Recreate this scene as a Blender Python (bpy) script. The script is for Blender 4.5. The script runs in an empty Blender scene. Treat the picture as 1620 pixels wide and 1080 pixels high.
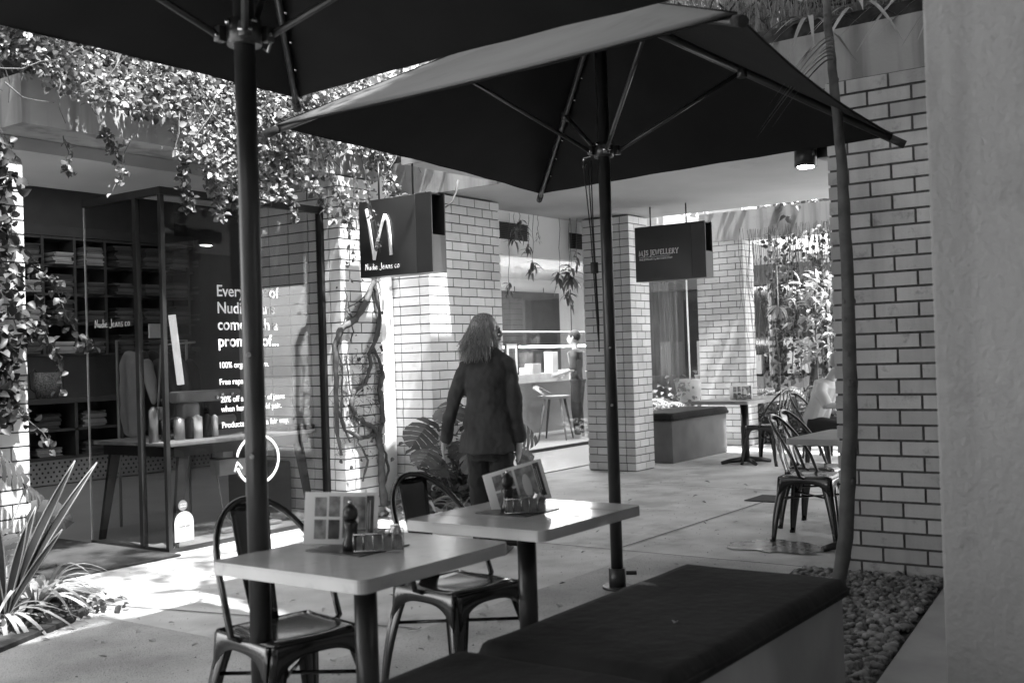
import bpy, bmesh, math, random
from mathutils import Vector, Matrix, noise
random.seed(7)
rnd = random.random
def uni(a, b): return a + (b - a) * rnd()
sc = bpy.context.scene
R = math.radians
# ------------------------------------------------------------------ camera
F = 1722.4; H = 1.32
yaw, pit, rol = R(35.71), R(.772), R(-1.778)
fw = Vector((math.cos(yaw)*math.cos(pit), math.sin(yaw)*math.cos(pit), math.sin(pit)))
r0 = Vector((math.sin(yaw), -math.cos(yaw), 0)); u0 = r0.cross(fw)
rt = math.cos(rol)*r0 + math.sin(rol)*u0; up = -math.sin(rol)*r0 + math.cos(rol)*u0
CAM = Vector((0, 0, H))
cam = bpy.data.objects.new('camera', bpy.data.cameras.new('camera'))
sc.collection.objects.link(cam)
cam.matrix_world = Matrix(((rt.x, up.x, -fw.x, 0), (rt.y, up.y, -fw.y, 0), (rt.z, up.z, -fw.z, H), (0, 0, 0, 1)))
cam.data.sensor_width = 36; cam.data.lens = F/1620*36
cam.data.clip_end = 300; cam.data.clip_start = .05
cam.data.dof.use_dof = True; cam.data.dof.focus_distance = 8.5; cam.data.dof.aperture_fstop = 4.0
sc.camera = cam
def ray(x, y): return fw + (x-810)/F*rt - (y-540)/F*up
def gx(x, y, X): d = ray(x, y); return CAM + d*(X/d.x)      # where a sight line meets the plane X = const
def gy(x, y, Y): d = ray(x, y); return CAM + d*(Y/d.y)
def gz(x, y, Z=0): d = ray(x, y); return CAM + d*((Z-H)/d.z)
# ------------------------------------------------------------------ sky and sun (a black and white photograph: both neutral grey)
SUN_EL = R(66); sdir = Vector((-.20, -.98, 0)).normalized()
sdir = Vector((sdir.x*math.cos(SUN_EL), sdir.y*math.cos(SUN_EL), math.sin(SUN_EL)))
w = bpy.data.worlds.new('World'); sc.world = w; w.use_nodes = True
nt = w.node_tree; bg = nt.nodes['Background']
sky = nt.nodes.new('ShaderNodeTexSky'); sky.sky_type = 'NISHITA'; sky.sun_disc = False
sky.sun_elevation = SUN_EL; sky.sun_rotation = math.atan2(sdir.x, sdir.y) % (2*math.pi)
bw = nt.nodes.new('ShaderNodeRGBToBW'); nt.links.new(sky.outputs[0], bw.inputs[0]); nt.links.new(bw.outputs[0], bg.inputs[0])
bg.inputs[1].default_value = .15
sun = bpy.data.objects.new('sun', bpy.data.lights.new('sun', 'SUN')); sc.collection.objects.link(sun)
sun.data.energy = 3.0; sun.data.angle = R(1.1); sun.data.color = (1, 1, 1)
sun.rotation_euler = sdir.to_track_quat('Z', 'Y').to_euler()
vs = sc.view_settings; vs.view_transform = 'Standard'; vs.look = 'None'; vs.gamma = 1; vs.use_curve_mapping = False
vs.exposure = 2.75
sc.cycles.max_bounces = 10; sc.cycles.transparent_max_bounces = 24; sc.cycles.diffuse_bounces = 5
# ------------------------------------------------------------------ materials
MATS = {}
def mat(name, g, rough=.6, metal=0, var=.15, scale=6, bump=0, bscale=60, island=0, coat=0, spec=.5, stain=None, trans=0, emit=0, streak=0):
    if name in MATS: return MATS[name]
    m = bpy.data.materials.new(name); m.use_nodes = True; n = m.node_tree.nodes; l = m.node_tree.links
    b = n['Principled BSDF']; b.inputs['Roughness'].default_value = rough; b.inputs['Metallic'].default_value = metal
    b.inputs['Specular IOR Level'].default_value = spec; b.inputs['Coat Weight'].default_value = coat; b.inputs['Coat Roughness'].default_value = .12
    g3 = (g, g, g, 1)
    tc = n.new('ShaderNodeTexCoord')
    geo = n.new('ShaderNodeNewGeometry')
    no = n.new('ShaderNodeTexNoise'); no.inputs['Scale'].default_value = scale; no.inputs['Detail'].default_value = 6
    l.new(geo.outputs['Position'], no.inputs['Vector'])
    mr = n.new('ShaderNodeMapRange'); mr.inputs[1].default_value = .3; mr.inputs[2].default_value = .7
    mr.inputs[3].default_value = g*(1-var); mr.inputs[4].default_value = g*(1+var); l.new(no.outputs[0], mr.inputs[0])
    val = mr.outputs[0]
    def mul(a, bsock):
        k = n.new('ShaderNodeMath'); k.operation = 'MULTIPLY'; l.new(a, k.inputs[0]); l.new(bsock, k.inputs[1]); return k.outputs[0]
    if island:
        q = n.new('ShaderNodeMapRange'); q.inputs[3].default_value = 1-island; q.inputs[4].default_value = 1+island
        l.new(geo.outputs['Random Per Island'], q.inputs[0]); val = mul(val, q.outputs[0])
    if stain:                                   # (scale, threshold, depth): dark blotches
        s = n.new('ShaderNodeTexNoise'); s.inputs['Scale'].default_value = stain[0]; s.inputs['Detail'].default_value = 8; s.inputs['Roughness'].default_value = .65
        l.new(geo.outputs['Position'], s.inputs['Vector'])
        q = n.new('ShaderNodeMapRange'); q.inputs[1].default_value = stain[1]; q.inputs[2].default_value = stain[1]+.12
        q.inputs[3].default_value = 1; q.inputs[4].default_value = 1-stain[2]; l.new(s.outputs[0], q.inputs[0]); val = mul(val, q.outputs[0])
    if streak:                                  # vertical water streaks
        mp = n.new('ShaderNodeMapping'); mp.inputs['Scale'].default_value = (7, 7, .55); l.new(geo.outputs['Position'], mp.inputs[0])
        s = n.new('ShaderNodeTexNoise'); s.inputs['Scale'].default_value = 1.1; s.inputs['Detail'].default_value = 5; l.new(mp.outputs[0], s.inputs['Vector'])
        q = n.new('ShaderNodeMapRange'); q.inputs[1].default_value = .48; q.inputs[2].default_value = .68
        q.inputs[3].default_value = 1; q.inputs[4].default_value = 1-streak; l.new(s.outputs[0], q.inputs[0]); val = mul(val, q.outputs[0])
    l.new(val, b.inputs['Base Color'])
    if bump:
        bn = n.new('ShaderNodeTexNoise'); bn.inputs['Scale'].default_value = bscale; bn.inputs['Detail'].default_value = 5
        l.new(geo.outputs['Position'], bn.inputs['Vector'])
        bp = n.new('ShaderNodeBump'); bp.inputs['Strength'].default_value = bump; bp.inputs['Distance'].default_value = .01
        l.new(bn.outputs[0], bp.inputs['Height']); l.new(bp.outputs[0], b.inputs['Normal'])
    if emit:
        b.inputs['Emission Color'].default_value = (1, 1, 1, 1); b.inputs['Emission Strength'].default_value = emit
    if trans:
        t = n.new('ShaderNodeBsdfTranslucent'); l.new(val, t.inputs[0]); mx = n.new('ShaderNodeMixShader'); mx.inputs[0].default_value = trans
        l.new(b.outputs[0], mx.inputs[1]); l.new(t.outputs[0], mx.inputs[2]); l.new(mx.outputs[0], n['Material Output'].inputs[0])
    MATS[name] = m; return m
def glassmat(name, tint=.85, ior=1.5, fac=1):
    m = bpy.data.materials.new(name); m.use_nodes = True; n = m.node_tree.nodes; l = m.node_tree.links
    n.remove(n['Principled BSDF'])
    t = n.new('ShaderNodeBsdfTransparent'); t.inputs[0].default_value = (tint, tint, tint, 1)
    g = n.new('ShaderNodeBsdfGlossy'); g.inputs['Roughness'].default_value = .01
    ge = n.new('ShaderNodeNewGeometry'); dt = n.new('ShaderNodeVectorMath'); dt.operation = 'DOT_PRODUCT'; l.new(ge.outputs['Normal'], dt.inputs[0]); l.new(ge.outputs['Incoming'], dt.inputs[1])
    def mth(op, a, b=None):
        k = n.new('ShaderNodeMath'); k.operation = op; k.use_clamp = op == 'MULTIPLY_ADD'
        (l.new(a, k.inputs[0]) if not isinstance(a, float) else setattr(k.inputs[0], 'default_value', a))
        if b is not None: (l.new(b, k.inputs[1]) if not isinstance(b, float) else setattr(k.inputs[1], 'default_value', b))
        return k
    c = mth('ABSOLUTE', dt.outputs['Value']); c1 = mth('SUBTRACT', 1.0, c.outputs[0]); c5 = mth('POWER', c1.outputs[0], 5.0)
    k = mth('MULTIPLY_ADD', c5.outputs[0], .9); k.inputs[2].default_value = .045*fac
    mx = n.new('ShaderNodeMixShader'); l.new(k.outputs[0], mx.inputs[0]); l.new(t.outputs[0], mx.inputs[1]); l.new(g.outputs[0], mx.inputs[2])
    l.new(mx.outputs[0], n['Material Output'].inputs[0]); return m
M = dict(
 brick=mat('glazed_brick', .58, .27, var=.16, scale=2.2, bump=.25, bscale=22, island=.13, stain=(8, .63, .35)),
 brick_r=mat('weathered_brick', .42, .5, var=.10, scale=4, bump=.25, bscale=70, island=.14, stain=(7, .58, .4), streak=.2),
 mortar=mat('mortar', .085, .9, var=.3, scale=30),
 conc=mat('render_concrete', .34, .8, var=.10, scale=2, bump=.15, bscale=50, stain=(1.2, .58, .25), streak=.4),
 soffit=mat('board_marked_soffit', .42, .85, var=.10, scale=1.2, bump=.25, bscale=12, stain=(1.5, .62, .2)),
 wallnear=mat('painted_render', .33, .8, var=.16, scale=1.4, bump=.7, bscale=38, stain=(2.8, .54, .2), streak=.2),
 white=mat('white_render', .74, .7, var=.05, scale=2, bump=.1),
 bench=mat('bench_concrete', .33, .7, var=.12, scale=5, bump=.1, stain=(2.5, .6, .2)),
 pave=mat('paving_concrete', .50, .72, var=.22, scale=2.4, bump=.6, bscale=90, stain=(1.4, .52, .32)),
 joint=mat('dark_joint', .07, .9),
 agg=mat('exposed_aggregate', .42, .85, var=.38, scale=1.5, bump=1, bscale=140, stain=(110, .54, .5)),
 fabric=mat('umbrella_fabric', .055, .75, var=.2, scale=2, bump=.6, bscale=3.5, stain=(3, .56, .25)), fabric_shade=mat('umbrella_fabric_shaded', .011, .85, var=.2, scale=3, bump=.4, bscale=4, spec=.12),  # second one is the canopy fabric with its underside shade in the colour
 umetal=mat('umbrella_metal', .045, .3, metal=.35, var=.15, scale=8),
 chrome=mat('bright_steel', .5, .25, metal=1, var=.1),
 black=mat('black_paint', .02, .3, var=.2, scale=8),
 blackm=mat('matt_black', .018, .75, var=.2),
 chair=mat('gloss_black_steel', .013, .2, var=.3, scale=20, coat=.6, spec=.6),
 cushion=mat('charcoal_vinyl', .015, .75, var=.4, scale=5, bump=.6, bscale=20, spec=.2),
 top=mat('worn_tabletop', .43, .25, var=.14, scale=3, bump=.12, bscale=20, stain=(7, .56, .22), coat=.4),
 edge=mat('tabletop_edge', .22, .5, var=.3, scale=14),
 inlay=mat('tile_inlay', .05, .3, var=.6, scale=30),
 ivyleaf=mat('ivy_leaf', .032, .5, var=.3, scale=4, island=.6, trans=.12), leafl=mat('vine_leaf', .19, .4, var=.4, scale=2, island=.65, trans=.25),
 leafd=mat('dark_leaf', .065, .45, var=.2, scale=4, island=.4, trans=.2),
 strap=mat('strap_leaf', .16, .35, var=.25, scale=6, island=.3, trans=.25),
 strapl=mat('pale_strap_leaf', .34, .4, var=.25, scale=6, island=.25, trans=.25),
 dry=mat('dry_grass', .20, .8, var=.2, island=.5),
 bark=mat('smooth_bark', .085, .7, var=.35, scale=9, bump=.5, bscale=30, stain=(6, .55, .5)),
 vinewood=mat('vine_wood', .09, .8, var=.4, scale=14, bump=.7, bscale=40),
 soil=mat('soil', .05, .95, var=.4, scale=15, bump=.8, bscale=30),
 pebble=mat('pebble', .17, .7, var=.15, island=.6, bump=.2),
 mattex=mat('coir_mat', .035, .95, var=.2, scale=40, bump=.6, bscale=250),
 shopdark=mat('dark_shop_wall', .035, .7), shopmid=mat('shop_tile', .12, .5, var=.1), shopfloor=mat('polished_floor', .28, .35, var=.1, scale=1.5, stain=(1, .55, .2)),
 shelf=mat('shelf_board', .045, .6), woodl=mat('pale_timber', .20, .5, var=.2, scale=9), metalg=mat('grey_machine_metal', .28, .35, metal=.3),
 denim=mat('denim', .06, .85, island=.7, bump=.3), denim2=mat('pale_denim', .24, .85, island=.6, bump=.3), paper=mat('paper', .78, .6, var=.03), lettering=mat('white_lettering', .85, .6, var=.02),
 skin=mat('skin', .40, .5, var=.06), jacket=mat('jacket_cloth', .048, .85, var=.35, scale=5, bump=.3, bscale=250), trouser=mat('trouser_cloth', .022, .85, bump=.3, bscale=200),
 hair=mat('hair', .26, .3, var=.3, island=.7, spec=1), shirt=mat('pale_shirt', .55, .85, var=.1, bump=.2), jewelw=mat('jewellery_wall', .55, .5, var=.03), jewelfl=mat('jewellery_floor', .30, .3, var=.05),
 stone=mat('counter_stone', .5, .3), led=mat('led_strip', .9, emit=14), lampon=mat('lamp_face', .9, emit=30), pot=mat('pale_pot', .6, .5), picdark=mat('dark_print', .06, .5, var=.8, scale=22), picmid=mat('grey_print', .25, .5, var=.7, scale=30), panel=mat('grey_panel', .36, .5, var=.03),
 curtain=mat('curtain', .20, .9, var=.2, scale=3), rope=mat('cord', .03, .8), glassdark=mat('dark_window', .02, .08, spec=.8), signpanel=mat('sign_panel', .022, .35, var=.3, scale=3, spec=.7), grey=mat('light_grey_mark', .30, .6),
)
GLASS = glassmat('shop_glass', .86, 1.52, 1.15); GLASSC = glassmat('clear_glass', .93, 1.45)
# ------------------------------------------------------------------ mesh builder
class MB:
    def __init__(s): s.v = []; s.f = []; s.sm = []
    def face(s, idx, sm=False): s.f.append(idx); s.sm.append(sm)
    def add(s, vs_, fs, sm=False):
        o = len(s.v); s.v += [Vector(p) for p in vs_]
        for f in fs: s.face(tuple(i+o for i in f), sm)
        return s
    def box(s, a, b, c=0):
        x0, y0, z0 = a; x1, y1, z1 = b
        if c:
            return s.cbox(a, b, c)
        return s.add([(x0,y0,z0),(x1,y0,z0),(x1,y1,z0),(x0,y1,z0),(x0,y0,z1),(x1,y0,z1),(x1,y1,z1),(x0,y1,z1)],
                     [(0,3,2,1),(4,5,6,7),(0,1,5,4),(1,2,6,5),(2,3,7,6),(3,0,4,7)])
    def cbox(s, a, b, c):                       # chamfered box
        cx, cy, cz = [(a[i]+b[i])/2 for i in range(3)]; h = [(b[i]-a[i])/2 for i in range(3)]
        c = min(c, *[k*.99 for k in h]); bm = bmesh.new(); bmesh.ops.create_cube(bm, size=1)
        for v in bm.verts: v.co = Vector((cx+v.co.x*2*h[0], cy+v.co.y*2*h[1], cz+v.co.z*2*h[2]))
        bmesh.ops.bevel(bm, geom=bm.edges[:], offset=c, segments=3, affect='EDGES', profile=.5)
        bm.verts.ensure_lookup_table()
        s.add([v.co.copy() for v in bm.verts], [tuple(v.index for v in f.verts) for f in bm.faces], True); bm.free(); return s
    def prism(s, poly, z0, z1):
        n = len(poly); vs_ = [(p[0], p[1], z0) for p in poly] + [(p[0], p[1], z1) for p in poly]
        return s.add(vs_, [tuple(range(n))[::-1], tuple(range(n, 2*n))] + [(i, (i+1) % n, n+(i+1) % n, n+i) for i in range(n)])
    def tube(s, pts, rad, n=8, sm=True, cap=True, flat=1.0, upv=None):
        pts = [Vector(p) for p in pts]; rads = rad if isinstance(rad, (list, tuple)) else [rad]*len(pts)
        rings = []; prev = None
        for i, p in enumerate(pts):
            t = (pts[min(i+1, len(pts)-1)] - pts[max(i-1, 0)])
            if t.length < 1e-9: t = Vector((0, 0, 1))
            t.normalize()
            a = prev if prev is not None else (upv or (Vector((0, 0, 1)) if abs(t.z) < .9 else Vector((1, 0, 0))))
            a = Vector(a) - t*Vector(a).dot(t)
            if a.length < 1e-6: a = t.orthogonal()
            a.normalize(); prev = a; b = t.cross(a)
            rings.append([p + (a*math.cos(k*2*math.pi/n)*flat + b*math.sin(k*2*math.pi/n))*rads[i] for k in range(n)])
        o = len(s.v); s.v += [q for r_ in rings for q in r_]
        for i in range(len(rings)-1):
            for k in range(n): s.face((o+i*n+k, o+i*n+(k+1) % n, o+(i+1)*n+(k+1) % n, o+(i+1)*n+k), sm)
        if cap: s.face(tuple(o+k for k in range(n))[::-1]); s.face(tuple(o+(len(rings)-1)*n+k for k in range(n)))
        return s
    def loft(s, rings, n=20, cap=True):          # rings (centre, rx, ry, rot)
        pts = []
        for c, rx, ry, *a in rings:
            a = a[0] if a else 0
            for k in range(n):
                t = k*2*math.pi/n; x = rx*math.cos(t); y = ry*math.sin(t)
                pts.append((c[0]+x*math.cos(a)-y*math.sin(a), c[1]+x*math.sin(a)+y*math.cos(a), c[2]))
        o = len(s.v); s.v += [Vector(p) for p in pts]
        for i in range(len(rings)-1):
            for k in range(n): s.face((o+i*n+k, o+i*n+(k+1) % n, o+(i+1)*n+(k+1) % n, o+(i+1)*n+k), True)
        if cap: s.face(tuple(o+k for k in range(n))[::-1]); s.face(tuple(o+(len(rings)-1)*n+k for k in range(n)))
        return s
    def lathe(s, c, prof, n=20): return s.loft([((c[0], c[1], c[2]+z), r_, r_) for r_, z in prof], n)
    def ellip(s, c, r_, n=16, m=10):
        rings = [((c[0], c[1], c[2]+r_[2]*math.sin(-math.pi/2+math.pi*i/m)), max(r_[0]*math.cos(-math.pi/2+math.pi*i/m), 1e-4), max(r_[1]*math.cos(-math.pi/2+math.pi*i/m), 1e-4)) for i in range(m+1)]
        return s.loft(rings, n)
    def quad(s, a, b, c, d, sm=False): return s.add([a, b, c, d], [(0, 1, 2, 3)], sm)
    def leaf(s, p, d, nrm, L, W, fold=.25, droop=.2):      # six-point folded leaf
        d = Vector(d).normalized(); nrm = Vector(nrm); nrm = (nrm - d*nrm.dot(d))
        if nrm.length < 1e-4: nrm = d.orthogonal()
        nrm.normalize(); sd = d.cross(nrm); p = Vector(p)
        m1 = p + d*L*.3; m2 = p + d*L*.68 - nrm*L*droop*.4; tip = p + d*L - nrm*L*droop
        f = nrm*W*fold
        a1 = m1+sd*W*.5+f; b1 = m1-sd*W*.5+f; a2 = m2+sd*W*.42+f; b2 = m2-sd*W*.42+f
        o = len(s.v); s.v += [p, a1, m1, b1, a2, m2, b2, tip]
        for q in ((0, 2, 1), (0, 3, 2), (1, 2, 5, 4), (2, 3, 6, 5), (4, 5, 7), (5, 6, 7)): s.face(tuple(o+i for i in q), True)
        return s
    def strapleaf(s, p, d, L, W, arch=.6, seg=7, lift=1.0):   # long arching leaf, channelled; d horizontal direction
        d = Vector((d[0], d[1], 0)).normalized(); sd = Vector((-d.y, d.x, 0)); p = Vector(p); prev = None
        o = len(s.v)
        for i in range(seg+1):
            t = i/seg; q = p + d*(L*(.25*t + .6*arch*t*t)) + Vector((0, 0, L*(lift*t - arch*1.05*t*t)))
            wd = W*.5*(min(1, .45+2.2*t) * (1-t**3) + .02)
            s.v += [q+sd*wd+Vector((0, 0, wd*.35)), q, q-sd*wd+Vector((0, 0, wd*.35))]
        for i in range(seg):
            a = o+i*3
            s.face((a, a+1, a+4, a+3), True); s.face((a+1, a+2, a+5, a+4), True)
        return s
    def merge(s, o): return s.add(o.v, o.f, True)
    def build(s, name, m, parent=None, label=None, cat=None, group=None, kind=None, loc=None):
        me = bpy.data.meshes.new(name); me.from_pydata([tuple(v) for v in s.v], [], s.f); me.update()
        me.polygons.foreach_set('use_smooth', s.sm)
        me.materials.append(M[m] if isinstance(m, str) else m)
        o = bpy.data.objects.new(name, me); sc.collection.objects.link(o)
        if loc is not None: o.location = loc
        if parent: o.parent = parent
        return tag(o, label, cat, group, kind)
def tag(o, label=None, cat=None, group=None, kind=None):
    if label: o['label'] = label
    if cat: o['category'] = cat
    if group: o['group'] = group
    if kind: o['kind'] = kind
    return o
def thing(name, label, cat, loc=(0, 0, 0), rz=0, group=None):
    o = bpy.data.objects.new(name, None); sc.collection.objects.link(o); o.location = loc; o.rotation_euler = (0, 0, rz)
    o.empty_display_size = .1
    return tag(o, label, cat, group)
def copy_tree(o, parent=None):
    c = o.copy(); sc.collection.objects.link(c); c.parent = parent
    for ch in list(o.children): copy_tree(ch, c)
    return c
def text(s, name, p, size, axis, m='lettering', parent=None, ext=.0015, align='LEFT', sx=1):
    cu = bpy.data.curves.new(name, 'FONT'); cu.body = s; cu.size = size; cu.extrude = ext; cu.align_x = align; cu.materials.append(M[m])
    cu.space_line = 1; cu.offset = size*(.012 if size > .1 else .003)
    o = bpy.data.objects.new(name, cu); sc.collection.objects.link(o); o.location = p
    o.rotation_euler = (R(90), 0, 0) if axis == 'Y' else (R(90), 0, R(-90)); o.scale = (sx, 1, 1)
    me = bpy.data.meshes.new_from_object(o); bpy.data.objects.remove(o); bpy.data.curves.remove(cu)
    me.materials.clear(); me.materials.append(M[m])
    o = bpy.data.objects.new(name, me); sc.collection.objects.link(o); o.location = p
    o.rotation_euler = (R(90), 0, 0) if axis == 'Y' else (R(90), 0, R(-90)); o.scale = (sx, 1, 1)
    if parent: o.parent = parent
    return o
# stroke letters (hand lettering and serif capitals): unit box polylines
STR = {'N': [[(0,0),(.05,.95),(.12,.9),(.42,.1),(.5,1)]], 'u': [[(0,.5),(.05,.1),(.25,.02),(.35,.45)],[(.35,.5),(.42,0)]], 'd': [[(.38,.42),(.1,.4),(.02,.12),(.2,.0),(.38,.25)],[(.4,1),(.42,0)]],
 'i': [[(.05,.5),(.06,0)],[(.05,.72),(.06,.78)]], 'e': [[(.02,.25),(.38,.3),(.3,.52),(.08,.45),(.02,.15),(.2,0),(.42,.08)]], 'J': [[(.4,1),(.42,.1),(.25,-.12),(0,-.02)]],
 'a': [[(0,0),(.2,.55),(.4,0)],[(.08,.2),(.34,.2)]], 'n': [[(0,0),(.04,.5)],[(.03,.4),(.25,.52),(.36,.3),(.38,0)]], 's': [[(.35,.5),(.1,.52),(.08,.33),(.34,.2),(.3,.0),(.0,.0)]],
 'c': [[(.35,.45),(.15,.52),(0,.25),(.15,0),(.36,.08)]], 'o': [[(.2,.52),(0,.3),(.12,0),(.36,.1),(.38,.4),(.2,.52)]]}
CAP = {'M': [[(0,0),(.08,1),(.4,0),(.72,1),(.8,0)],[(-.06,0),(.1,0)],[(.7,0),(.9,0)]], 'J': [[(.25,1),(.25,-.1),(.1,-.25),(-.02,-.15)],[(.12,1),(.4,1)]], 'S': [[(.5,.8),(.35,1),(.1,.92),(.08,.65),(.45,.4),(.48,.12),(.25,0),(.02,.12),(.0,.25)]],
 'E': [[(.1,0),(.1,1),(.5,1),(.5,.85)],[(.1,.52),(.38,.52)],[(.1,0),(.55,0),(.55,.16)]], 'W': [[(0,1),(.22,0),(.42,.95),(.62,0),(.86,1)],[(-.06,1),(.1,1)],[(.76,1),(.94,1)]],
 'L': [[(.1,1),(.1,0),(.5,0),(.52,.16)],[(0,1),(.22,1)]], 'R': [[(.1,0),(.1,1),(.4,1),(.52,.8),(.42,.55),(.1,.5)],[(.3,.5),(.58,0),(.68,0)],[(0,0),(.22,0)]], 'Y': [[(0,1),(.3,.5),(.6,1)],[(.3,.5),(.3,0)],[(.18,0),(.42,0)],[(-.06,1),(.1,1)],[(.5,1),(.68,1)]]}
def strokes(txt, tab, p, h, axis, wd, sp=.5, slope=0, adv=None):
    mb = MB(); x = 0
    for ch in txt:
        if ch == ' ': x += h*.3; continue
        L = tab[ch]; wmax = max(q[0] for ln in L for q in ln)
        for ln in L:
            pts = []
            for a, b in ln:
                hx = x+a*h; hz = b*h + slope*hx
                pts.append((p[0]+hx, p[1], p[2]+hz) if axis == 'Y' else (p[0], p[1]-hx, p[2]+hz))
            mb.tube(pts, wd, 5, sm=False)
        x += (wmax+.16)*h
    return mb
# ------------------------------------------------------------------ brickwork: every course laid brick by brick round a mortar core
def brick_pier(name, x0, y0, x1, y1, z1, label, m='brick', off=0, z0=0.0):
    t = thing(name, label, 'brick pillar', ((x0+x1)/2, (y0+y1)/2, 0))
    cx, cy = (x0+x1)/2, (y0+y1)/2; mb = MB(); core = MB()
    g = .014 if m == 'brick_r' else .010; th = min(.11, (x1-x0)/2-.03, (y1-y0)/2-.03); nz = int(round((z1-z0)/.086))
    def run(a, b, k, horizontal, fixed0, fixed1, zz0, zz1):
        # bricks between a and b in stretcher lengths; alternate courses start with a half
        p = a; first = .115 if k else .23
        while p < b-.02:
            q = min(p+first, b)
            if b-q < .05: q = b
            j = uni(-.0012, .0012)
            if horizontal: mb.box((p-cx, fixed0-cy+j, zz0), (q-cx, fixed1-cy+j, zz1))
            else: mb.box((fixed0-cx+j, p-cy, zz0), (fixed1-cx+j, q-cy, zz1))
            p = q+g; first = .23
    for i in range(nz):
        a = z0+i*.086+g; b = z0+(i+1)*.086
        if i % 2 == 0:
            run(x0, x1, (off) % 2, True, y0, y0+th, a, b); run(x0, x1, (off) % 2, True, y1-th, y1, a, b)
            run(y0+th+g, y1-th-g, 0, False, x0, x0+th, a, b); run(y0+th+g, y1-th-g, 0, False, x1-th, x1, a, b)
        else:
            run(y0, y1, (off+1) % 2, False, x0, x0+th, a, b); run(y0, y1, (off+1) % 2, False, x1-th, x1, a, b)
            run(x0+th+g, x1-th-g, 0, True, y0, y0+th, a, b); run(x0+th+g, x1-th-g, 0, True, y1-th, y1, a, b)
    core.box((x0+.009-cx, y0+.009-cy, z0), (x1-.009-cx, y1-.009-cy, z0+nz*.086+.006))
    mb.build('brickwork', m, t); core.build('mortar', 'mortar', t); return t
# ================================================================== SETTING
g = MB(); g.quad((-60, -60, 0), (80, -60, 0), (80, 80, 0), (-60, 80, 0)); g.build('ground', 'pave', kind='structure')
a = MB(); a.prism([(-3, -2), (6.3, -2), (6.3, 3.5), (3.42, 3.5), (3.42, 5.12), (-3, 5.12)], .002, .006); a.build('aggregate_path', 'agg', kind='structure')
j = MB()
def jl(p, q, wd=.012):
    p = Vector((*p, .005)); q = Vector((*q, .005)); d = (q-p).normalized(); s_ = Vector((-d.y, d.x, 0))*wd/2
    j.quad(p-s_, q-s_, q+s_, p+s_)
jl((3.5, 5.9), (4.05, 3.52)); jl((6.32, -1), (6.32, 6.3)); jl((6.32, 3.75), (13.5, 3.75)); jl((9.6, 2), (9.6, 6)); jl((4.9, 3.55), (5.02, 6.4), .006)
j.build('paving_joint', 'joint', kind='structure')
# near right wall, extended unseen upward and to the right to shade that side
b = MB(); b.cbox((3.2, -2.5, -.1), (10.5, .83, 9.5), .012)
b.build('rendered_wall', 'wallnear', label='plain grey rendered wall filling the right edge of the view', cat='wall')
b = MB(); b.box((-9, -7.5, -.1), (3.1, -3.2, 9)); b.box((-12, -3, -.1), (-8, 12, 7)); b.box((-8.0, -3.19, 3.05), (3.15, .95, 3.4)); b.build('unseen_light_blocker', 'wallnear', label='grey block added behind the viewpoint to shade the scene, seen only in reflections', cat='building')  # unseen masses and roof added around the camera to block sun and sky
# big L-shaped canopy slab
t = thing('canopy_slab', 'large concrete canopy slab roofing the covered walkway beside the jewellery shop', 'canopy', (9, 3, 2.86))
s = MB(); s.prism([(p[0]-9, p[1]-3) for p in [(6.25, -1), (11.12, -1), (11.12, 6.74), (21, 6.74), (21, 8.35), (7.82, 8.35), (7.82, 5.67), (6.5, 5.67)]], 0, .31)
s.build('slab', 'soffit', t)
s = MB(); s.prism([(p[0]-9, p[1]-3) for p in [(6.235, -1), (6.27, -1), (6.52, 5.69), (6.49, 5.69)]], -.004, .33); s.prism([(p[0]-9, p[1]-3) for p in [(7.80, 5.72), (7.83, 5.72), (7.83, 8.3), (7.80, 8.3)]], -.004, .33)
s.build('fascia', 'conc', t)
b = MB(); b.box((13.82, 2.5, 2.81), (14.15, 6.68, 3.2)); b.build('concrete_beam', 'conc', label='grey concrete beam spanning above the far seating, vines trailing over it', cat='beam')
b = MB(); b.box((14.2, 6.2, 2.81), (21, 6.7, 3.3)); b.build('eaves_beam', 'soffit', label='dark horizontal eaves beam behind the far brick pillar, sky above it', cat='beam')
# slab over the clothes shop
t = thing('shop_canopy', 'stained concrete canopy over the clothes shop, vines spilling over its edge', 'canopy', (5, 7, 2.77))
s = MB(); s.box((3.71-5, 6.35-7, .09), (6.95-5, 8.0-7, .40)); s.build('fascia', 'conc', t)
s = MB(); s.box((2.2-5, 6.75-7, 0), (6.93-5, 8.0-7, .087)); s.build('soffit', 'soffit', t)
# piers
brick_pier('brick_pillar', 6.20, 1.2, 6.9, 2.165, 2.86, 'wide weathered pale brick pillar right beside the grey rendered wall', 'brick_r', 1)
brick_pier('brick_pillar', 10.57, 5.96, 11.0, 6.57, 2.84, 'slim pale brick pillar behind the umbrella pole and left of the jewellery sign', 'brick', 0)
brick_pier('brick_pillar', 13.92, 6.08, 14.25, 6.78, 2.81, 'far pale brick pillar behind the small table with the caddy', 'brick', 1)
brick_pier('brick_pillar', 6.40, 6.31, 6.89, 7.35, 2.86, 'sunlit brick pillar wrapped by a woody vine at the end of the shop glass', 'brick', 0)
brick_pier('brick_pillar', 7.61, 6.38, 8.72, 8.2, 2.85, 'broad shaded brick pillar directly behind the woman', 'brick', 0)
brick_pier('brick_pillar', 2.95, 6.29, 3.67, 6.74, 2.58, 'ivy covered brick pillar at the left edge by the shop entrance', 'brick', 0)
b = MB(); b.box((6.9, 6.82, 0), (7.60, 6.97, 4.1)); b.box((7.62, 8.25, 3.18), (8.0, 6.6, 4.1)) if 0 else None
b.build('white_wall', 'white', label='narrow white wall strip in full sun between two brick pillars', cat='wall')
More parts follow.
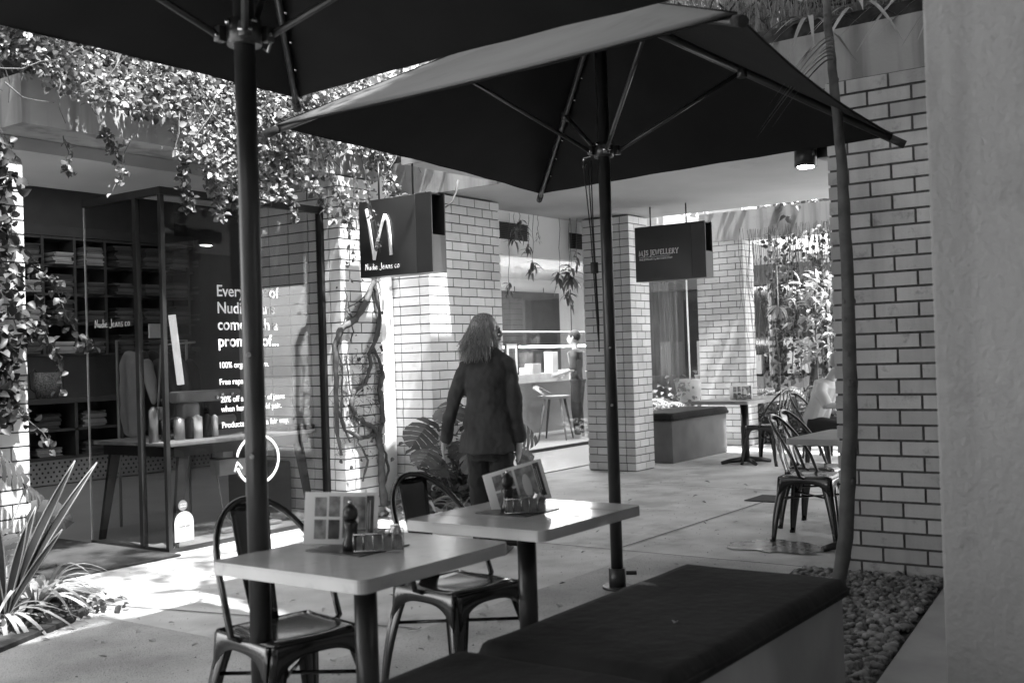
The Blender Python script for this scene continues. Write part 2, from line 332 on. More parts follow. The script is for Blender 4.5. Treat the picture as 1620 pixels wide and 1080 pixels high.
b = MB(); b.box((8.73, 6.745, 2.40), (13.9, 6.87, 2.862)); b.build('white_bulkhead', 'white', label='white bulkhead with two dark vents above the jewellery shop window', cat='bulkhead')
for i, (p, q) in enumerate((((790, 350), (835, 382)), ((902, 368), (924, 395)))):
    A = gy(*p, 6.73); B = gy(*q, 6.73); v = MB()
    t = thing('wall_vent', ('wide dark louvred vent at the left end of the white bulkhead', 'small dark louvred vent at the right end of the white bulkhead')[i], 'vent', ((A.x+B.x)/2, 6.74, (A.z+B.z)/2), 0, 'vents in the white bulkhead')
    wx = (B.x-A.x)/2; wz = (A.z-B.z)/2
    v.box((-wx, -.008, -wz), (wx, .004, wz)); v.build('backing', 'blackm', t); v = MB()
    for k in range(9): z = -wz+(k+.5)*2*wz/9; v.box((-wx, -.02, z-.004), (wx, -.009, z+.004))
    v.build('louvre', 'shelf', t)
# ================================================================== CLOTHES SHOP
t = thing('clothes_shop', 'dark interior of the clothes shop with tiled back wall', 'shop', (6, 10, 0))
s = MB(); s.box((-4.5, 2.2, 0), (3.4, 2.35, 3.7)); s.build('wall', 'shopmid', t, label='tiled back wall of the shop')
s = MB(); s.box((-4.5, -1.9, 0), (-4.35, 2.19, 3.7)); s.build('side_wall', 'shopdark', t); s = MB(); s.box((3.25, -1.7, 0), (3.4, 2.19, 3.7)); s.build('side_wall', 'shopdark', t)
s = MB(); s.box((-4.5, -2.0, 3.6), (3.4, 2.2, 3.75)); s.box((-4.5, -2.05, 2.9), (3.4, -1.98, 3.7)); s.build('ceiling', 'shopdark', t)
s = MB(); s.box((-4.3, -3.45, .002), (3.2, 2.2, .008)); s.build('floor', 'shopfloor', t)
mt = MB(); mt.cbox((3.69, 6.34, .003), (4.80, 7.9, .018), .004); mt.build('doormat', 'mattex', label='large dark doormat in the clothes shop entrance', cat='doormat')
# wall shelving
t = thing('wall_shelving', 'black pigeonhole shelving full of folded jeans on the back wall', 'shelving', (8, 11.9, 0))
cols = [gy(x, 400, 11.8).x for x in (22, 67, 118, 166, 212, 260, 308)]; x0s = cols[0]
s = MB()
step = (cols[4]-cols[1])/3; cols = [cols[1]+step*(k-2) for k in range(12)]
for c in cols: s.box((c-8-.018, -.1, 1.5), (c-8+.018, .28, 2.9))
for z in (1.50, 1.87, 2.21, 2.55, 2.88): s.box((cols[0]-8, -.098, z-.014), (cols[-1]-8, .28, z+.014))
s.build('pigeonhole', 'shelf', t); s = MB(); s.box((cols[0]-8, .2, 1.5), (cols[-1]-8, .29, 2.9)); s.build('back_panel', 'blackm', t)
s = MB(); s.box((cols[0]-8, -.11, 2.9), (cols[-1]-8, .27, 3.02)); s.build('header_board', 'shelf', t)
def jeans_stack(x, y, z, n, m, label, wd=.23):
    s = MB()
    for k in range(n):
        dx = uni(-.022, .022); h = .020; a = uni(-.14, .14)
        zz = z+k*h; pts = [(-wd/2+dx, -.13), (wd/2+dx, -.13), (wd/2+dx, .13), (-wd/2+dx, .13)]
        pts = [(p*math.cos(a)-q*math.sin(a)+x, p*math.sin(a)+q*math.cos(a)+y) for p, q in pts]
        s.prism(pts, zz+.0015, zz+h-.0015)
    return s.build('folded_jeans_stack', m, label=label, cat='folded jeans', group='stacks of folded jeans on the shop shelves')
PL = ['bottom', 'second lowest', 'second highest', 'top']
for ci in range(1, 8):
    for ri, z in enumerate((1.515, 1.885, 2.225, 2.565)):
        x = (cols[ci]+cols[ci+1])/2 if ci+1 < len(cols) else 0
        pale = (ci, ri) in ((3, 3), (1, 1), (1, 2))
        jeans_stack(x, 11.83, z, random.choice((7, 9, 11, 13)), 'denim2' if pale or rnd() < .25 else 'denim', 'folded jeans in the %s row of the wall shelving, column %s from left' % (PL[ri], ('one', 'two', 'three', 'four', 'five', 'six', 'seven')[ci-1]))
t = thing('display_cabinet', 'low black open cabinet with perforated base panels under the wall shelving', 'cabinet', (8, 11.7, 0))
s = MB()
for c in range(8): s.box((-1.9+c*.6-.02, -.2, .32), (-1.9+c*.6+.02, .3, .94))
s.box((-1.92, -.22, .94), (2.4, .32, 1.0)); s.box((-1.92, -.2, .62), (2.4, .3, .645)); s.box((-1.92, -.2, .30), (2.4, .3, .33)); s.build('carcass', 'shelf', t)
s = MB(); s.box((-1.92, .22, .33), (2.4, .3, .94)); s.build('back_panel', 'blackm', t)
s = MB(); s.box((-1.9, -.15, .02), (2.4, -.14, .3)); s.build('base_panel', 'metalg', t)
s = MB()
for c in range(60):
    for r_ in range(5): s.tube([(-1.88+c*.07+.035*(r_ % 2), -.1505, .06+r_*.05), (-1.88+c*.07+.035*(r_ % 2), -.1525, .06+r_*.05)], .014, 6, False)
s.build('perforation', 'blackm', t, kind='stuff')
for c in range(6):
    for r_, z in ((0, .335), (1, .65)): jeans_stack(8-1.9+.3+c*.6, 11.72, z, random.choice((5, 7, 9)), 'denim2' if (c+r_) % 2 else 'denim', 'folded jeans on the %s shelf of the low cabinet, bay %s from left' % (('lower', 'upper')[r_], ('one', 'two', 'three', 'four', 'five', 'six')[c]), .3)
# tote bag on the cabinet
t = thing('tote_bag', 'patterned tote bag with dark handles standing on the low cabinet', 'bag', (7.0, 11.6, 1.0))
s = MB(); s.loft([((0, 0, 0), .13, .07), ((0, 0, .15), .16, .08), ((0, 0, .30), .155, .05)], 14); s.build('bag_body', mat('patterned_cloth', .12, .8, var=.8, scale=60), t)
for sx in (-1, 1): MB().tube([(sx*.11, 0, .29), (sx*.15, 0, .34), (sx*.21, 0, .28), (sx*.20, 0, .12), (sx*.15, 0, .08)], .009, 6).build('handle', 'black', t)
# clothes rail with garments
t = thing('clothes_rail', 'small clothes rail hung with jackets just inside the shop', 'clothes rail', (5.68, 7.95, 0))
s = MB(); s.tube([(-.25, 0, 0), (-.25, 0, 1.55), (.45, 0, 1.55), (.45, 0, 0)], .012, 8); s.build('rail', 'metalg', t)
for k in range(5):
    x = -.12+k*.11; s = MB(); s.loft([((x, -.02, .72+.05*k), .035, .17), ((x, -.01, 1.0), .045, .16), ((x, 0, 1.3), .05, .18), ((x, 0, 1.42), .035, .12), ((x, 0, 1.47), .02, .05)], 12)
    s.tube([(x, -.2, 1.40), (x-.03, -.32, 1.2), (x-.02, -.33, 1.0)], [.06, .05, .045], 8); o = s.build('hanging_jacket', ('denim2', 'denim', 'jacket', 'denim', 'trouser')[k], label='%s jacket hanging on the shop clothes rail' % ('palest front', 'dark denim second', 'black middle', 'dark denim fourth', 'darkest last')[k], cat='jacket', group='jackets on the clothes rail'); o.location = (5.68, 7.95, 0)
s = MB(); s.cbox((-.07, -.01, 0), (.07, .01, .12), .003); s.build('price_card', 'paper', label='small white card standing on top of the clothes rail', cat='card', loc=(5.78, 7.9, 1.57))
# timber work table with sewing machine behind the glass
t = thing('work_table', 'timber topped work table with splayed dark legs behind the shop glass', 'table', (5.65, 7.1, 0))
s = MB(); s.cbox((-.72, -.5, .74), (.72, .45, .768), .004); s.build('tabletop', 'woodl', t)
s = MB(); s.box((-.66, -.46, .66), (.66, -.43, .738)); s.box((-.66, .38, .66), (.66, .41, .738)); s.box((-.66, -.429, .66), (-.63, .379, .738)); s.box((.63, -.429, .66), (.66, .379, .738)); s.build('apron', 'black', t)
for sx in (-1, 1):
    for sy in (-1, 1):
        s = MB(); s.add([(sx*(.52+q*.14+i*.09*(1-q*.5)), sy*(.40+q*.03+jj*.03)-.02, .70-.70*q) for q in (0, 1) for i, jj in ((0, 0), (1, 0), (1, 1), (0, 1))], [(0, 1, 2, 3), (7, 6, 5, 4), (0, 4, 5, 1), (1, 5, 6, 2), (2, 6, 7, 3), (3, 7, 4, 0)]); s.build('leg', 'black', t)
t = thing('sewing_machine', 'industrial sewing machine with cylinder arm standing on the timber work table', 'sewing machine', (5.42, 7.0, .768))
s = MB(); s.cbox((-.24, -.07, 0), (.05, .07, .03), .005); s.cbox((-.10, -.06, .03), (.06, .06, .27), .03); s.tube([(.0, 0, .11), (.42, 0, .12)], .035, 14); s.build('body', 'metalg', t)
s = MB(); s.cbox((-.16, -.06, .27), (.46, .06, .36), .02); s.build('arm', 'metalg', t)
s = MB(); s.tube([(.34, 0, .27), (.34, 0, .17)], .006, 6); s.tube([(.37, .02, .27), (.37, .02, .17)], .006, 6); s.build('needle_bar', 'chrome', t)
s = MB()
for k in range(5): s.tube([(.2+k*.05, -.06, .30+.02*(k % 2)), (.2+k*.05, -.085, .30+.02*(k % 2))], .012, 8)
s.build('tension_knob', 'chrome', t)
s = MB(); s.tube([(-.28, .05, 0), (-.22, .05, .72), (.1, .05, .74)], .009, 8); s.tube([(-.24, .05, .3), (.12, .05, .3)], .009, 8); s.build('thread_stand', 'woodl', t)
s = MB(); s.tube([(-.30, .02, .2), (-.22, .02, .2)], .05, 14); s.build('handwheel', 'metalg', t)
for k, (px, wd, hh, m) in enumerate(((243, .035, .26, 'metalg'), (262, .033, .17, 'shelf'), (284, .042, .17, 'metalg'), (300, .033, .17, 'blackm'), (313, .038, .18, 'paper'), (328, .034, .18, 'blackm'), (340, .028, .17, 'pot'))):
    p = gy(px, 690, 6.84); s = MB(); s.lathe((0, 0, 0), ((wd, 0), (wd*.97, hh*.9), (wd*.5, hh*.95), (wd*.4, hh)), 16)
    s.build('thread_cone', m, label='%s cone of thread standing on the work table' % ('tall grey leftmost', 'slim dark second', 'broad grey', 'narrow black', 'white', 'dark sixth', 'pale rightmost')[k], cat='thread cone', group='thread cones on the work table', loc=(p.x, 6.84, .768))
a, b_ = gy(272, 498, 6.95), gy(286, 608, 6.95); s = MB(); s.tube([a, b_], .028, 12); s.build('tube_light', mat('lit_tube', .8, emit=.10), label='upright pale lit tube behind the shop glass left of the lettering', cat='tube light')
a = gy(384, 492, 7.42); b_ = gy(474, 668, 7.42); s = MB(); s.cbox((0, 0, 0), (b_.x-a.x, .06, a.z-b_.z), .004); s.build('upright_panel', 'panel', label='pale grey upright panel behind the lower right of the shop glass', cat='panel', loc=(a.x, 7.42, b_.z))
t = thing('electrical_box', 'grey motor control box slung under the timber work table', 'control box', (5.72, 6.95, .45))
s = MB(); s.cbox((-.12, -.06, 0), (.12, .06, .13), .008); s.cbox((-.1, -.08, .14), (0, .06, .25), .006); s.build('casing', 'metalg', t); s = MB(); s.cbox((.06, -.075, -.02), (.15, -.055, .12), .004); s.build('switch_plate', 'paper', t)
s = MB(); s.tube([(.0, 0, .1), (-.1, .0, .0), (-.05, 0, -.3), (.05, 0, -.44)], .006, 6); s.tube([(.2, 0, .2), (.18, 0, -.4)], .008, 6); s.build('cable', 'metalg', t)
s = MB(); s.cbox((5.55, 6.8, .012), (6.15, 7.0, .04), .01); s.build('foot_pedal', 'metalg', label='flat grey treadle on the shop floor under the work table', cat='pedal')
s = MB(); s.cbox((6.05, 6.9, .0), (6.36, 7.35, .5), .02); s.build('storage_crate', 'blackm', label='black crate on the shop floor behind the circular arrow sign', cat='crate')
s = MB(); s.cbox((6.08, 6.62, .77), (6.38, 6.85, .81), .012); s.build('cutting_board', 'black', label='black slab lying on the right end of the work table', cat='board')
# glass shopfront
t = thing('glass_shopfront', 'frameless glass corner of the clothes shop with white lettering', 'shopfront', (4.83, 6.51, 0))
def part(mb, n, m): return mb.build(n, m, t)
s = MB(); s.box((0, -.005, .03), (1.57, .005, 2.545)); part(s, 'front_pane', GLASS)
s = MB(); s.box((-.005, .006, .03), (.005, .93, 2.545)); part(s, 'side_pane', GLASS)
s = MB(); s.box((-.02, -.02, 2.545), (1.58, .02, 2.60)); s.box((-.02, .021, 2.545), (.02, .93, 2.60)); part(s, 'top_rail', 'black')
s = MB(); s.box((-.012, -.012, 0), (1.57, .012, .03)); s.box((-.012, .013, 0), (.012, .93, .03)); part(s, 'bottom_rail', 'black')
s = MB(); s.box((-.016, -.016, .03), (.016, .016, 2.545)); part(s, 'post', 'black')
s = MB(); s.box((-.02, .27, .03), (.02, .31, 2.545)); part(s, 'post', 'black')
s = MB(); s.box((1.535, -.03, 0), (1.575, .03, 2.60)); part(s, 'post', 'black')
s = MB(); s.box((-.007, .93, .03), (.007, .935, 2.545)); part(s, 'glass_edge', 'pot')
def gtext(str_, px, py, size, sx=1, mname='lettering'):
    p = gy(px, py, 6.495); o = text(str_, 'lettering', (p.x-4.83, -.009, p.z), size, 'Y', parent=t, sx=sx, ext=.001, m=mname); return o
for str_, px, py in (('Every pair of', 343, 468), ('Nudie Jeans', 344, 495), ('come with a', 345, 521.5), ('promise of...', 346, 548)): gtext(str_, px, py, .121, .98)
for str_, px, py in (('100% organic denim.', 347, 582), ('Free repairs.', 348, 608.5), ('20% off a new pair of jeans', 350, 636.5), ('when hand in an old pair.', 351, 651.5), ('Products made in a fair way.', 352, 677)): gtext(str_, px, py, .0625, .93)
for str_, px, py in (('Join in', 400, 712), ('Repair', 400, 727), ('Reuse', 400, 740.5), ('Recycle', 394, 754)): gtext(str_, px, py, .062, .9)
c = gy(409, 727, 6.495); rr = .185; s = MB()
s.tube([(c.x-4.83+rr*1.12*math.cos(q), -.010, c.z+rr*math.sin(q)) for q in [R(168-k*9) for k in range(38)]], .013, 6, flat=.3, upv=(0, 1, 0))
e = (c.x-4.83+rr*1.12*math.cos(R(195)), -.010, c.z+rr*math.sin(R(195)))
s.tube([(e[0]-.03, e[1], e[2]-.02), (e[0], e[1], e[2]+.045), (e[0]+.045, e[1], e[2]-.005)], .011, 5, flat=.3, upv=(0, 1, 0)); part(s, 'arrow_circle', 'lettering')
p0, p1 = gy(278, 858, 6.495), gy(308, 850, 6.495); hw = (p1.x-p0.x)/2; cx_ = (p0.x+p1.x)/2-4.83
prof = [(-hw, 0), (hw, 0), (hw, .13)] + [(hw*math.cos(R(a)), .13+hw*math.sin(R(a))) for a in range(15, 180, 15)] + [(-hw, .13)]
n_ = len(prof); s = MB(); s.add([(cx_+x, -.009, p0.z+z) for x, z in prof] + [(cx_+x, -.006, p0.z+z) for x, z in prof], [tuple(range(n_)), tuple(range(n_, 2*n_))[::-1]] + [(i, n_+i, n_+(i+1) % n_, (i+1) % n_) for i in range(n_)]); st = part(s, 'sticker', 'paper')
text('thank you', 'sticker_text', (cx_-.048, -.0105, p0.z+.10), .024, 'Y', 'grey', t)
p = gy(290, 799, 6.495); s = MB(); s.tube([(p.x-4.83, -.010, p.z), (p.x-4.83, -.007, p.z)], .038, 24, False); part(s, 'sticker', 'grey')
text('GOOD\nDENIM', 'sticker_text', (p.x-4.83-.026, -.0115, p.z+.004), .018, 'Y', parent=t)
p = gx(150, 519, 4.815); s = strokes('Nudie Jeans co', STR, (-.012, p.y-6.51, p.z), .062, 'X', .0022, slope=.0); part(s, 'lettering', 'lettering')
# ================================================================== SIGNS
def sign(x, y0, y1, z0, z1, dx, label):
    t = thing('hanging_sign', label, 'sign', (x, y0, z0), 0, 'projecting shop signs')
    wd = y1-y0; h = z1-z0; s = MB(); s.cbox((0, .16, 0), (dx, wd, h), .004); s.build('sign_box', 'signpanel', t)
    s = MB(); s.box((0.001, 0, 0), (.012, .158, h)); s.box((dx-.012, 0, 0), (dx, .158, h)); s.box((.013, 0, 0), (dx-.013, .02, h*.47)); s.box((.013, .021, h-.012), (dx-.013, .157, h)); s.box((.013, .021, 0), (dx-.013, .157, .012)); s.build('sign_return', 'signpanel', t)
    s = MB()
    for yy in (.25, wd-.15): s.tube([(dx/2, yy, h), (dx/2, yy, h+.3)], .008, 8)
    s.build('hanger', 'black', t); return t
t = sign(6.42, 5.34, 6.10, 1.985, 2.60, .17, 'black box sign with a white angular N logo by the vine covered pillar')
def sp(px, py): q = gx(px, py, 6.405); return (-.012, q.y-5.34, q.z-1.985)
s = MB()
s.tube([sp(579, 331), sp(584, 360), sp(592, 411)], .016, 6, flat=.3, upv=(1, 0, 0)); s.tube([sp(591.5, 411), sp(599, 372), sp(605, 350), sp(609, 339)], .017, 6, flat=.3, upv=(1, 0, 0)); s.tube([sp(608, 340), sp(613, 350), sp(616, 372), sp(618.5, 403)], .018, 6, flat=.3, upv=(1, 0, 0))
s.build('logo', 'lettering', t)
q = sp(578, 428); strokes('Nudie Jeans co', STR, q, .052, 'X', .0020).build('lettering', 'lettering', t)
t = sign(10.2, 4.86, 5.68, 2.065, 2.645, .17, 'black box sign reading jewellery, hung in front of the slim brick pillar')
q = gx(1011.5, 405, 10.19); s = strokes('MJS JEWELLERY', CAP, (-.012, q.y-4.86, q.z-2.065), .050, 'X', .0050); s.build('lettering', 'lettering', t)
s = MB(); s.box((-.012, q.y-4.86-.36, q.z-2.065-.022), (-.009, q.y-4.86, q.z-2.065-.018)); s.build('rule', 'lettering', t)
text('FINE JEWELLERY by MATTHEW STAFF', 'lettering', (-.011, q.y-4.86, q.z-2.065-.053), .028, 'X', parent=t, sx=.84)
la = bpy.data.objects.new('shop_light', bpy.data.lights.new('shop_light', 'AREA')); sc.collection.objects.link(la); la.location = (6.5, 9.8, 3.5); la.data.shape = 'RECTANGLE'; la.data.size = 4; la.data.size_y = 2; la.data.energy = 9
# ================================================================== JEWELLERY SHOP
t = thing('jewellery_shop', 'bright jewellery shop interior with panelled pale walls', 'shop', (13, 10.3, 0))
s = MB(); s.box((-3.5, 1.3, 0), (8, 1.45, 3)); s.build('wall', 'jewelw', t); s = MB(); s.box((-3.6, -1.95, 0), (-3.45, 1.29, 3)); s.build('side_wall', 'jewelw', t); s = MB(); s.box((8, -1.9, 0), (8.1, 1.4, 3)); s.build('side_wall', 'jewelw', t)
s = MB(); s.box((-3.5, -1.88, 2.75), (8, 1.3, 2.85)); s.build('ceiling', 'jewelw', t); s = MB(); s.box((-3.4, -3.45, .002), (8, 1.3, .01)); s.build('floor', 'jewelfl', t)
s = MB()
for k in range(12): s.box((-3.4+k*.95, 1.288, .1), (-3.4+k*.95+.012, 1.299, 2.6))
s.build('panel_joint', 'shelf', t)
s = MB(); s.box((1.7, 1.2, .9), (4.6, 1.29, 2.5)); s.build('recess_panel', 'shelf', t, label='dark grey wall panel')
s = MB(); s.box((-1.5, .95, .1), (7, 1.28, .92)); s.build('base_cabinet', 'panel', t)
t = thing('shop_window', 'tall clear window across the jewellery shop front', 'window', (13, 8.4, 0))
s = MB(); s.box((-2.9, -.005, .05), (1.3, .005, 2.8)); s.build('pane', GLASSC, t); s = MB(); s.box((-3.2, -.03, 0), (1.3, .03, .05)); s.build('threshold', 'black', t)
s = MB(); s.box((-2.9, -.02, 2.8), (1.3, .02, 2.85)); s.build('head_rail', 'black', t)
t = thing('display_counter', 'jewellery display counter with thick stone top and glass case', 'counter', (14.6, 9.75, 0))
s = MB(); s.box((-2.0, -.15, .90), (1.5, .3, 1.03)); s.build('counter_top', 'stone', t)
s = MB(); s.box((-1.95, .0, .1), (1.5, .28, .899)); s.build('counter_base', 'panel', t)
s = MB(); s.box((-2.0, -.14, 1.031), (1.5, -.132, 1.68)); s.box((-2.0, .27, 1.031), (1.5, .278, 1.68)); s.build('glass_case', GLASSC, t)
s = MB(); s.box((-2.0, -.15, 1.68), (1.5, .29, 1.695)); s.build('case_top', GLASSC, t)
s = MB(); s.box((-2.0, .24, 1.45), (1.5, .262, 1.475)); s.build('led_strip', 'led', t)
s = MB(); s.box((-2.0, -.152, 1.68), (1.5, -.142, 1.70)); s.build('case_edge', 'led' if 0 else 'paper', t)
p = gy(816, 588, 9.5)
t = thing('picture_frame', 'dark framed print propped on the jewellery counter', 'picture frame', (p.x, 9.55, 1.035), R(6), None)
s = MB(); s.box((-.20, 0, 0), (-.17, .03, .50)); s.box((.17, 0, 0), (.20, .03, .50)); s.box((-.169, 0, 0), (.169, .03, .03)); s.box((-.169, 0, .47), (.169, .03, .50)); s.build('frame', 'black', t)
s = MB(); s.box((-.169, .01, .03), (.169, .02, .469)); s.build('mount', 'paper', t); s = MB(); s.box((-.09, .005, .09), (.09, .0095, .40)); s.build('print', 'picdark', t)
for k, (px, wd, hh, m, lab) in enumerate(((850, .18, .16, 'panel', 'low grey display box on the jewellery counter'), (879, .13, .34, 'pot', 'tall pale display block on the jewellery counter'), (835, .10, .10, 'paper', 'small white stand beside the framed print'), (900, .22, .04, 'paper', 'flat white tray at the right end of the counter'))):
    q = gy(px, 590, 9.7); s = MB(); s.cbox((-wd/2*1.3, -.08, 0), (wd/2*1.3, .08, hh), .008); s.build('display_block', m, label=lab, cat='display block', loc=(q.x, 9.78, 1.033))
t = thing('visitor_stool', 'timber shell chair with splayed legs in the jewellery shop', 'chair', (14.1, 9.35, 0), R(20))
s = MB(); s.loft([((0, 0, .64), .20, .19), ((0, 0, .67), .26, .24), ((0, .02, .69), .27, .25)], 18); s.tube([(-.24, .1, .70), (-.16, .26, .80), (0, .30, .84), (.16, .26, .80), (.24, .1, .70)], [.03, .06, .07, .06, .03], 8, flat=.3); s.build('seat', 'woodl', t)
for sx in (-1, 1):
    for sy in (-1, 1): MB().tube([(sx*.13, sy*.12, .65), (sx*.24, sy*.22, 0)], [.022, .012], 8).build('leg', 'shelf' if sx > 0 else 'woodl', t)
la = bpy.data.objects.new('ceiling_light', bpy.data.lights.new('ceiling_light', 'AREA')); sc.collection.objects.link(la); la.location = (14, 9.6, 2.7); la.data.shape = 'RECTANGLE'; la.data.size = 4; la.data.size_y = 1.2; la.data.energy = 72
# ================================================================== CENTRE BACKGROUND
s = MB(); s.tube([(11.6, 6.62, .0), (11.6, 6.62, 2.86)], .075, 16); s.build('steel_column', 'black', label='dark round steel column beside the slim brick pillar', cat='column')
t = thing('window_display', 'tall side window with gathered curtain behind the jewellery sign', 'window', (15.2, 7.75, 0))
s = MB(); s.box((-1.2, -.005, 0), (.9, .005, 2.8)); s.build('pane', GLASSC, t)
s = MB()
n_ = 60; pts = [(-1.0+k*.016, .12+.03*math.sin(k*1.3)+.012*math.sin(k*3.1)) for k in range(n_)]
s.add([(x, y, .5) for x, y in pts]+[(x, y, 2.7) for x, y in pts], [(i, i+1, n_+i+1, n_+i) for i in range(n_-1)], True); s.build('curtain', 'curtain', t)
s = MB(); s.tube([(.16, -.1, 0), (.13, -.1, 2.8)], .012, 8); s.build('mullion', 'paper', t)
s = MB(); s.box((.2, .3, .3), (.8, .5, 2.4)); s.build('back_panel', 'shelf', t)
# low bench with cushion beyond the slim pillar, and the near bench
def bench(name, x0, x1, y0, y1, zt, ct, label, cushions, bm_='bench'):
    t = thing(name, label, 'bench', ((x0+x1)/2, (y0+y1)/2, 0)); cx, cy = (x0+x1)/2, (y0+y1)/2
    s = MB(); s.cbox((x0-cx, y0-cy, 0), (x1-cx, y1-cy, zt), .008); s.build('concrete_base', bm_, t)
    for a, b in cushions:
        bm = bmesh.new(); bmesh.ops.create_grid(bm, x_segments=24, y_segments=14, size=.5)
        s = MB(); nx, ny = 30, 16; W_, D_ = b-a, y1-y0+.06
        def prof(u): return min(1, (1-abs(u)**10))
        tp = []
        for i in range(nx+1):
            for jj in range(ny+1):
                u = -1+2*i/nx; v = -1+2*jj/ny; uu = math.sin(u*math.pi/2*.999) if 0 else u
                e = max(abs(u)**.55, abs(v)**.6); z = ct*(1-.6*max(0, (e-.94)/.06)**2) + .006*noise.noise(Vector((u*2+a, v*1.5, 0)))
                cr = 1-.022*(abs(u)*abs(v))**8
                u_ = math.copysign(abs(u)**.55, u); v_ = math.copysign(abs(v)**.6, v); tp.append((a-cx+W_*(1+u_*cr)/2, y0-.03-cy+D_*(1+v_*cr)/2, zt+z-.0))
        o = len(s.v); s.v += [Vector(p) for p in tp]
        for i in range(nx):
            for jj in range(ny): q = o+i*(ny+1)+jj; s.face((q, q+ny+1, q+ny+2, q+1), True)
        rim = [i*(ny+1) for i in range(nx)] + [nx*(ny+1)+jj for jj in range(ny)] + [(nx-i)*(ny+1)+ny for i in range(nx)] + [ny-jj for jj in range(ny)]
        o2 = len(s.v); s.v += [Vector((tp[k][0], tp[k][1], zt+.004)) for k in rim]; L_ = len(rim)
        for k in range(L_): s.face((o2+k, o2+(k+1) % L_, o+rim[(k+1) % L_], o+rim[k]), True)
        s.face(tuple(o2+k for k in range(L_))[::-1]); cu_ = s.build('cushion', 'cushion', t); bm.free()
        rp = [Vector(tp[k]) + Vector((0, 0, -.002)) for k in rim]; q_ = MB(); q_.tube(rp+[rp[0]], .0045, 6); q_.build('piping', 'cushion', cu_)
    return t
bench('concrete_bench', 1.1, 3.84, 1.34, 1.93, .435, .062, 'foreground concrete bench with two charcoal seat cushions', [(1.05, 2.44), (2.47, 3.86)])
MB().leaf((0, 0, 0), (1, .3, 0), (0, 0, 1), .04, .02, .3, .25).build('fallen_leaf', 'strapl', label='single pale dry leaf lying on the foreground bench cushion', cat='leaf', loc=(2.95, 1.55, .5))
bench('concrete_bench', 11.49, 13.0, 5.98, 6.55, .5, .09, 'distant low concrete bench with black cushion between two brick pillars', [(11.45, 13.04)], mat('bench_concrete_shaded', .13, .8, var=.15, scale=4))  # darker copy of the bench concrete, shade put into its colour
# gravel bed, pebbles
s = MB(); s.prism([(3.94, 1.33), (6.2, 1.59), (6.2, 2.45), (3.94, 2.1)], .002, .010); s.build('gravel_soil', 'soil', kind='structure')
s = MB(); s.prism([(3.0, .6), (6.3, .6), (6.18, 1.57), (3.94, 1.315), (3.0, 1.2)], .006, .03); s.build('concrete_kerb', 'bench', label='smooth concrete edging between the pebbles and the rendered wall', cat='kerb')
def pebblem(mb, p, r_, sq):
    bm = bmesh.new(); bmesh.ops.create_icosphere(bm, subdivisions=1, radius=1); rot = Matrix.Rotation(rnd()*6.28, 3, 'Z') @ Matrix.Rotation(uni(-.4, .4), 3, 'X')
    sx, sy = uni(.7, 1.35), uni(.6, 1.0)
    mb.add([p + rot @ Vector((v.co.x*r_*sx, v.co.y*r_*sy, v.co.z*r_*sq)) for v in bm.verts], [tuple(v.index for v in f.verts) for f in bm.faces], True); bm.free()
s = MB()
for k in range(5200):
    x = uni(3.96, 6.18); y0_ = 1.33+(x-3.94)*.115; y = uni(y0_+.01, 2.15+(x-3.94)*.1); r_ = uni(.009, .022)+.016*rnd()**4
    pebblem(s, Vector((x, y, .012+rnd()*.030)), r_, uni(.5, .75))
s.build('gravel', 'pebble', kind='stuff', label='bed of rounded grey pebbles', cat='gravel')
s = MB(); s.box((8.85, 3.62, .003), (9.25, 3.93, .009)); s.build('drain_cover', 'blackm', label='dark square drain cover set in the walkway paving', cat='drain cover')
pud = mat('puddle_water', .24, .13, var=.3, spec=.5, stain=(5,.5,.4))
s = MB(); n_ = 60; s.add([(6.88+.22*math.cos(k*6.283/n_)*(1+.6*noise.noise(Vector((math.cos(k*.1047)*2, math.sin(k*.1047)*2, 3)))), 2.83+.34*math.sin(k*6.283/n_)*(1+.6*noise.noise(Vector((math.cos(k*.1047)*2, math.sin(k*.1047)*2, 9)))), .0075) for k in range(n_)], [tuple(range(n_))]); s.build('puddle', pud, kind='structure')
# ceiling spotlight
t = thing('soffit_downlight', 'black cylinder downlight lit under the canopy beside the umbrella tip', 'lamp', (8.05, 2.98, 2.86))
s = MB(); s.tube([(0, 0, 0), (0, 0, -.17)], .085, 24); s.build('housing', 'black', t); s = MB(); s.tube([(0, 0, -.171), (0, 0, -.175)], .06, 20, False); s.build('lamp_face', 'lampon', t)
s = MB(); s.cbox((.11, -.08, -.10), (.30, .08, 0), .006); s.build('junction_box', 'black', label='dark junction box on the soffit beside the downlight', cat='junction box', loc=(8.02, 2.85, 2.86))
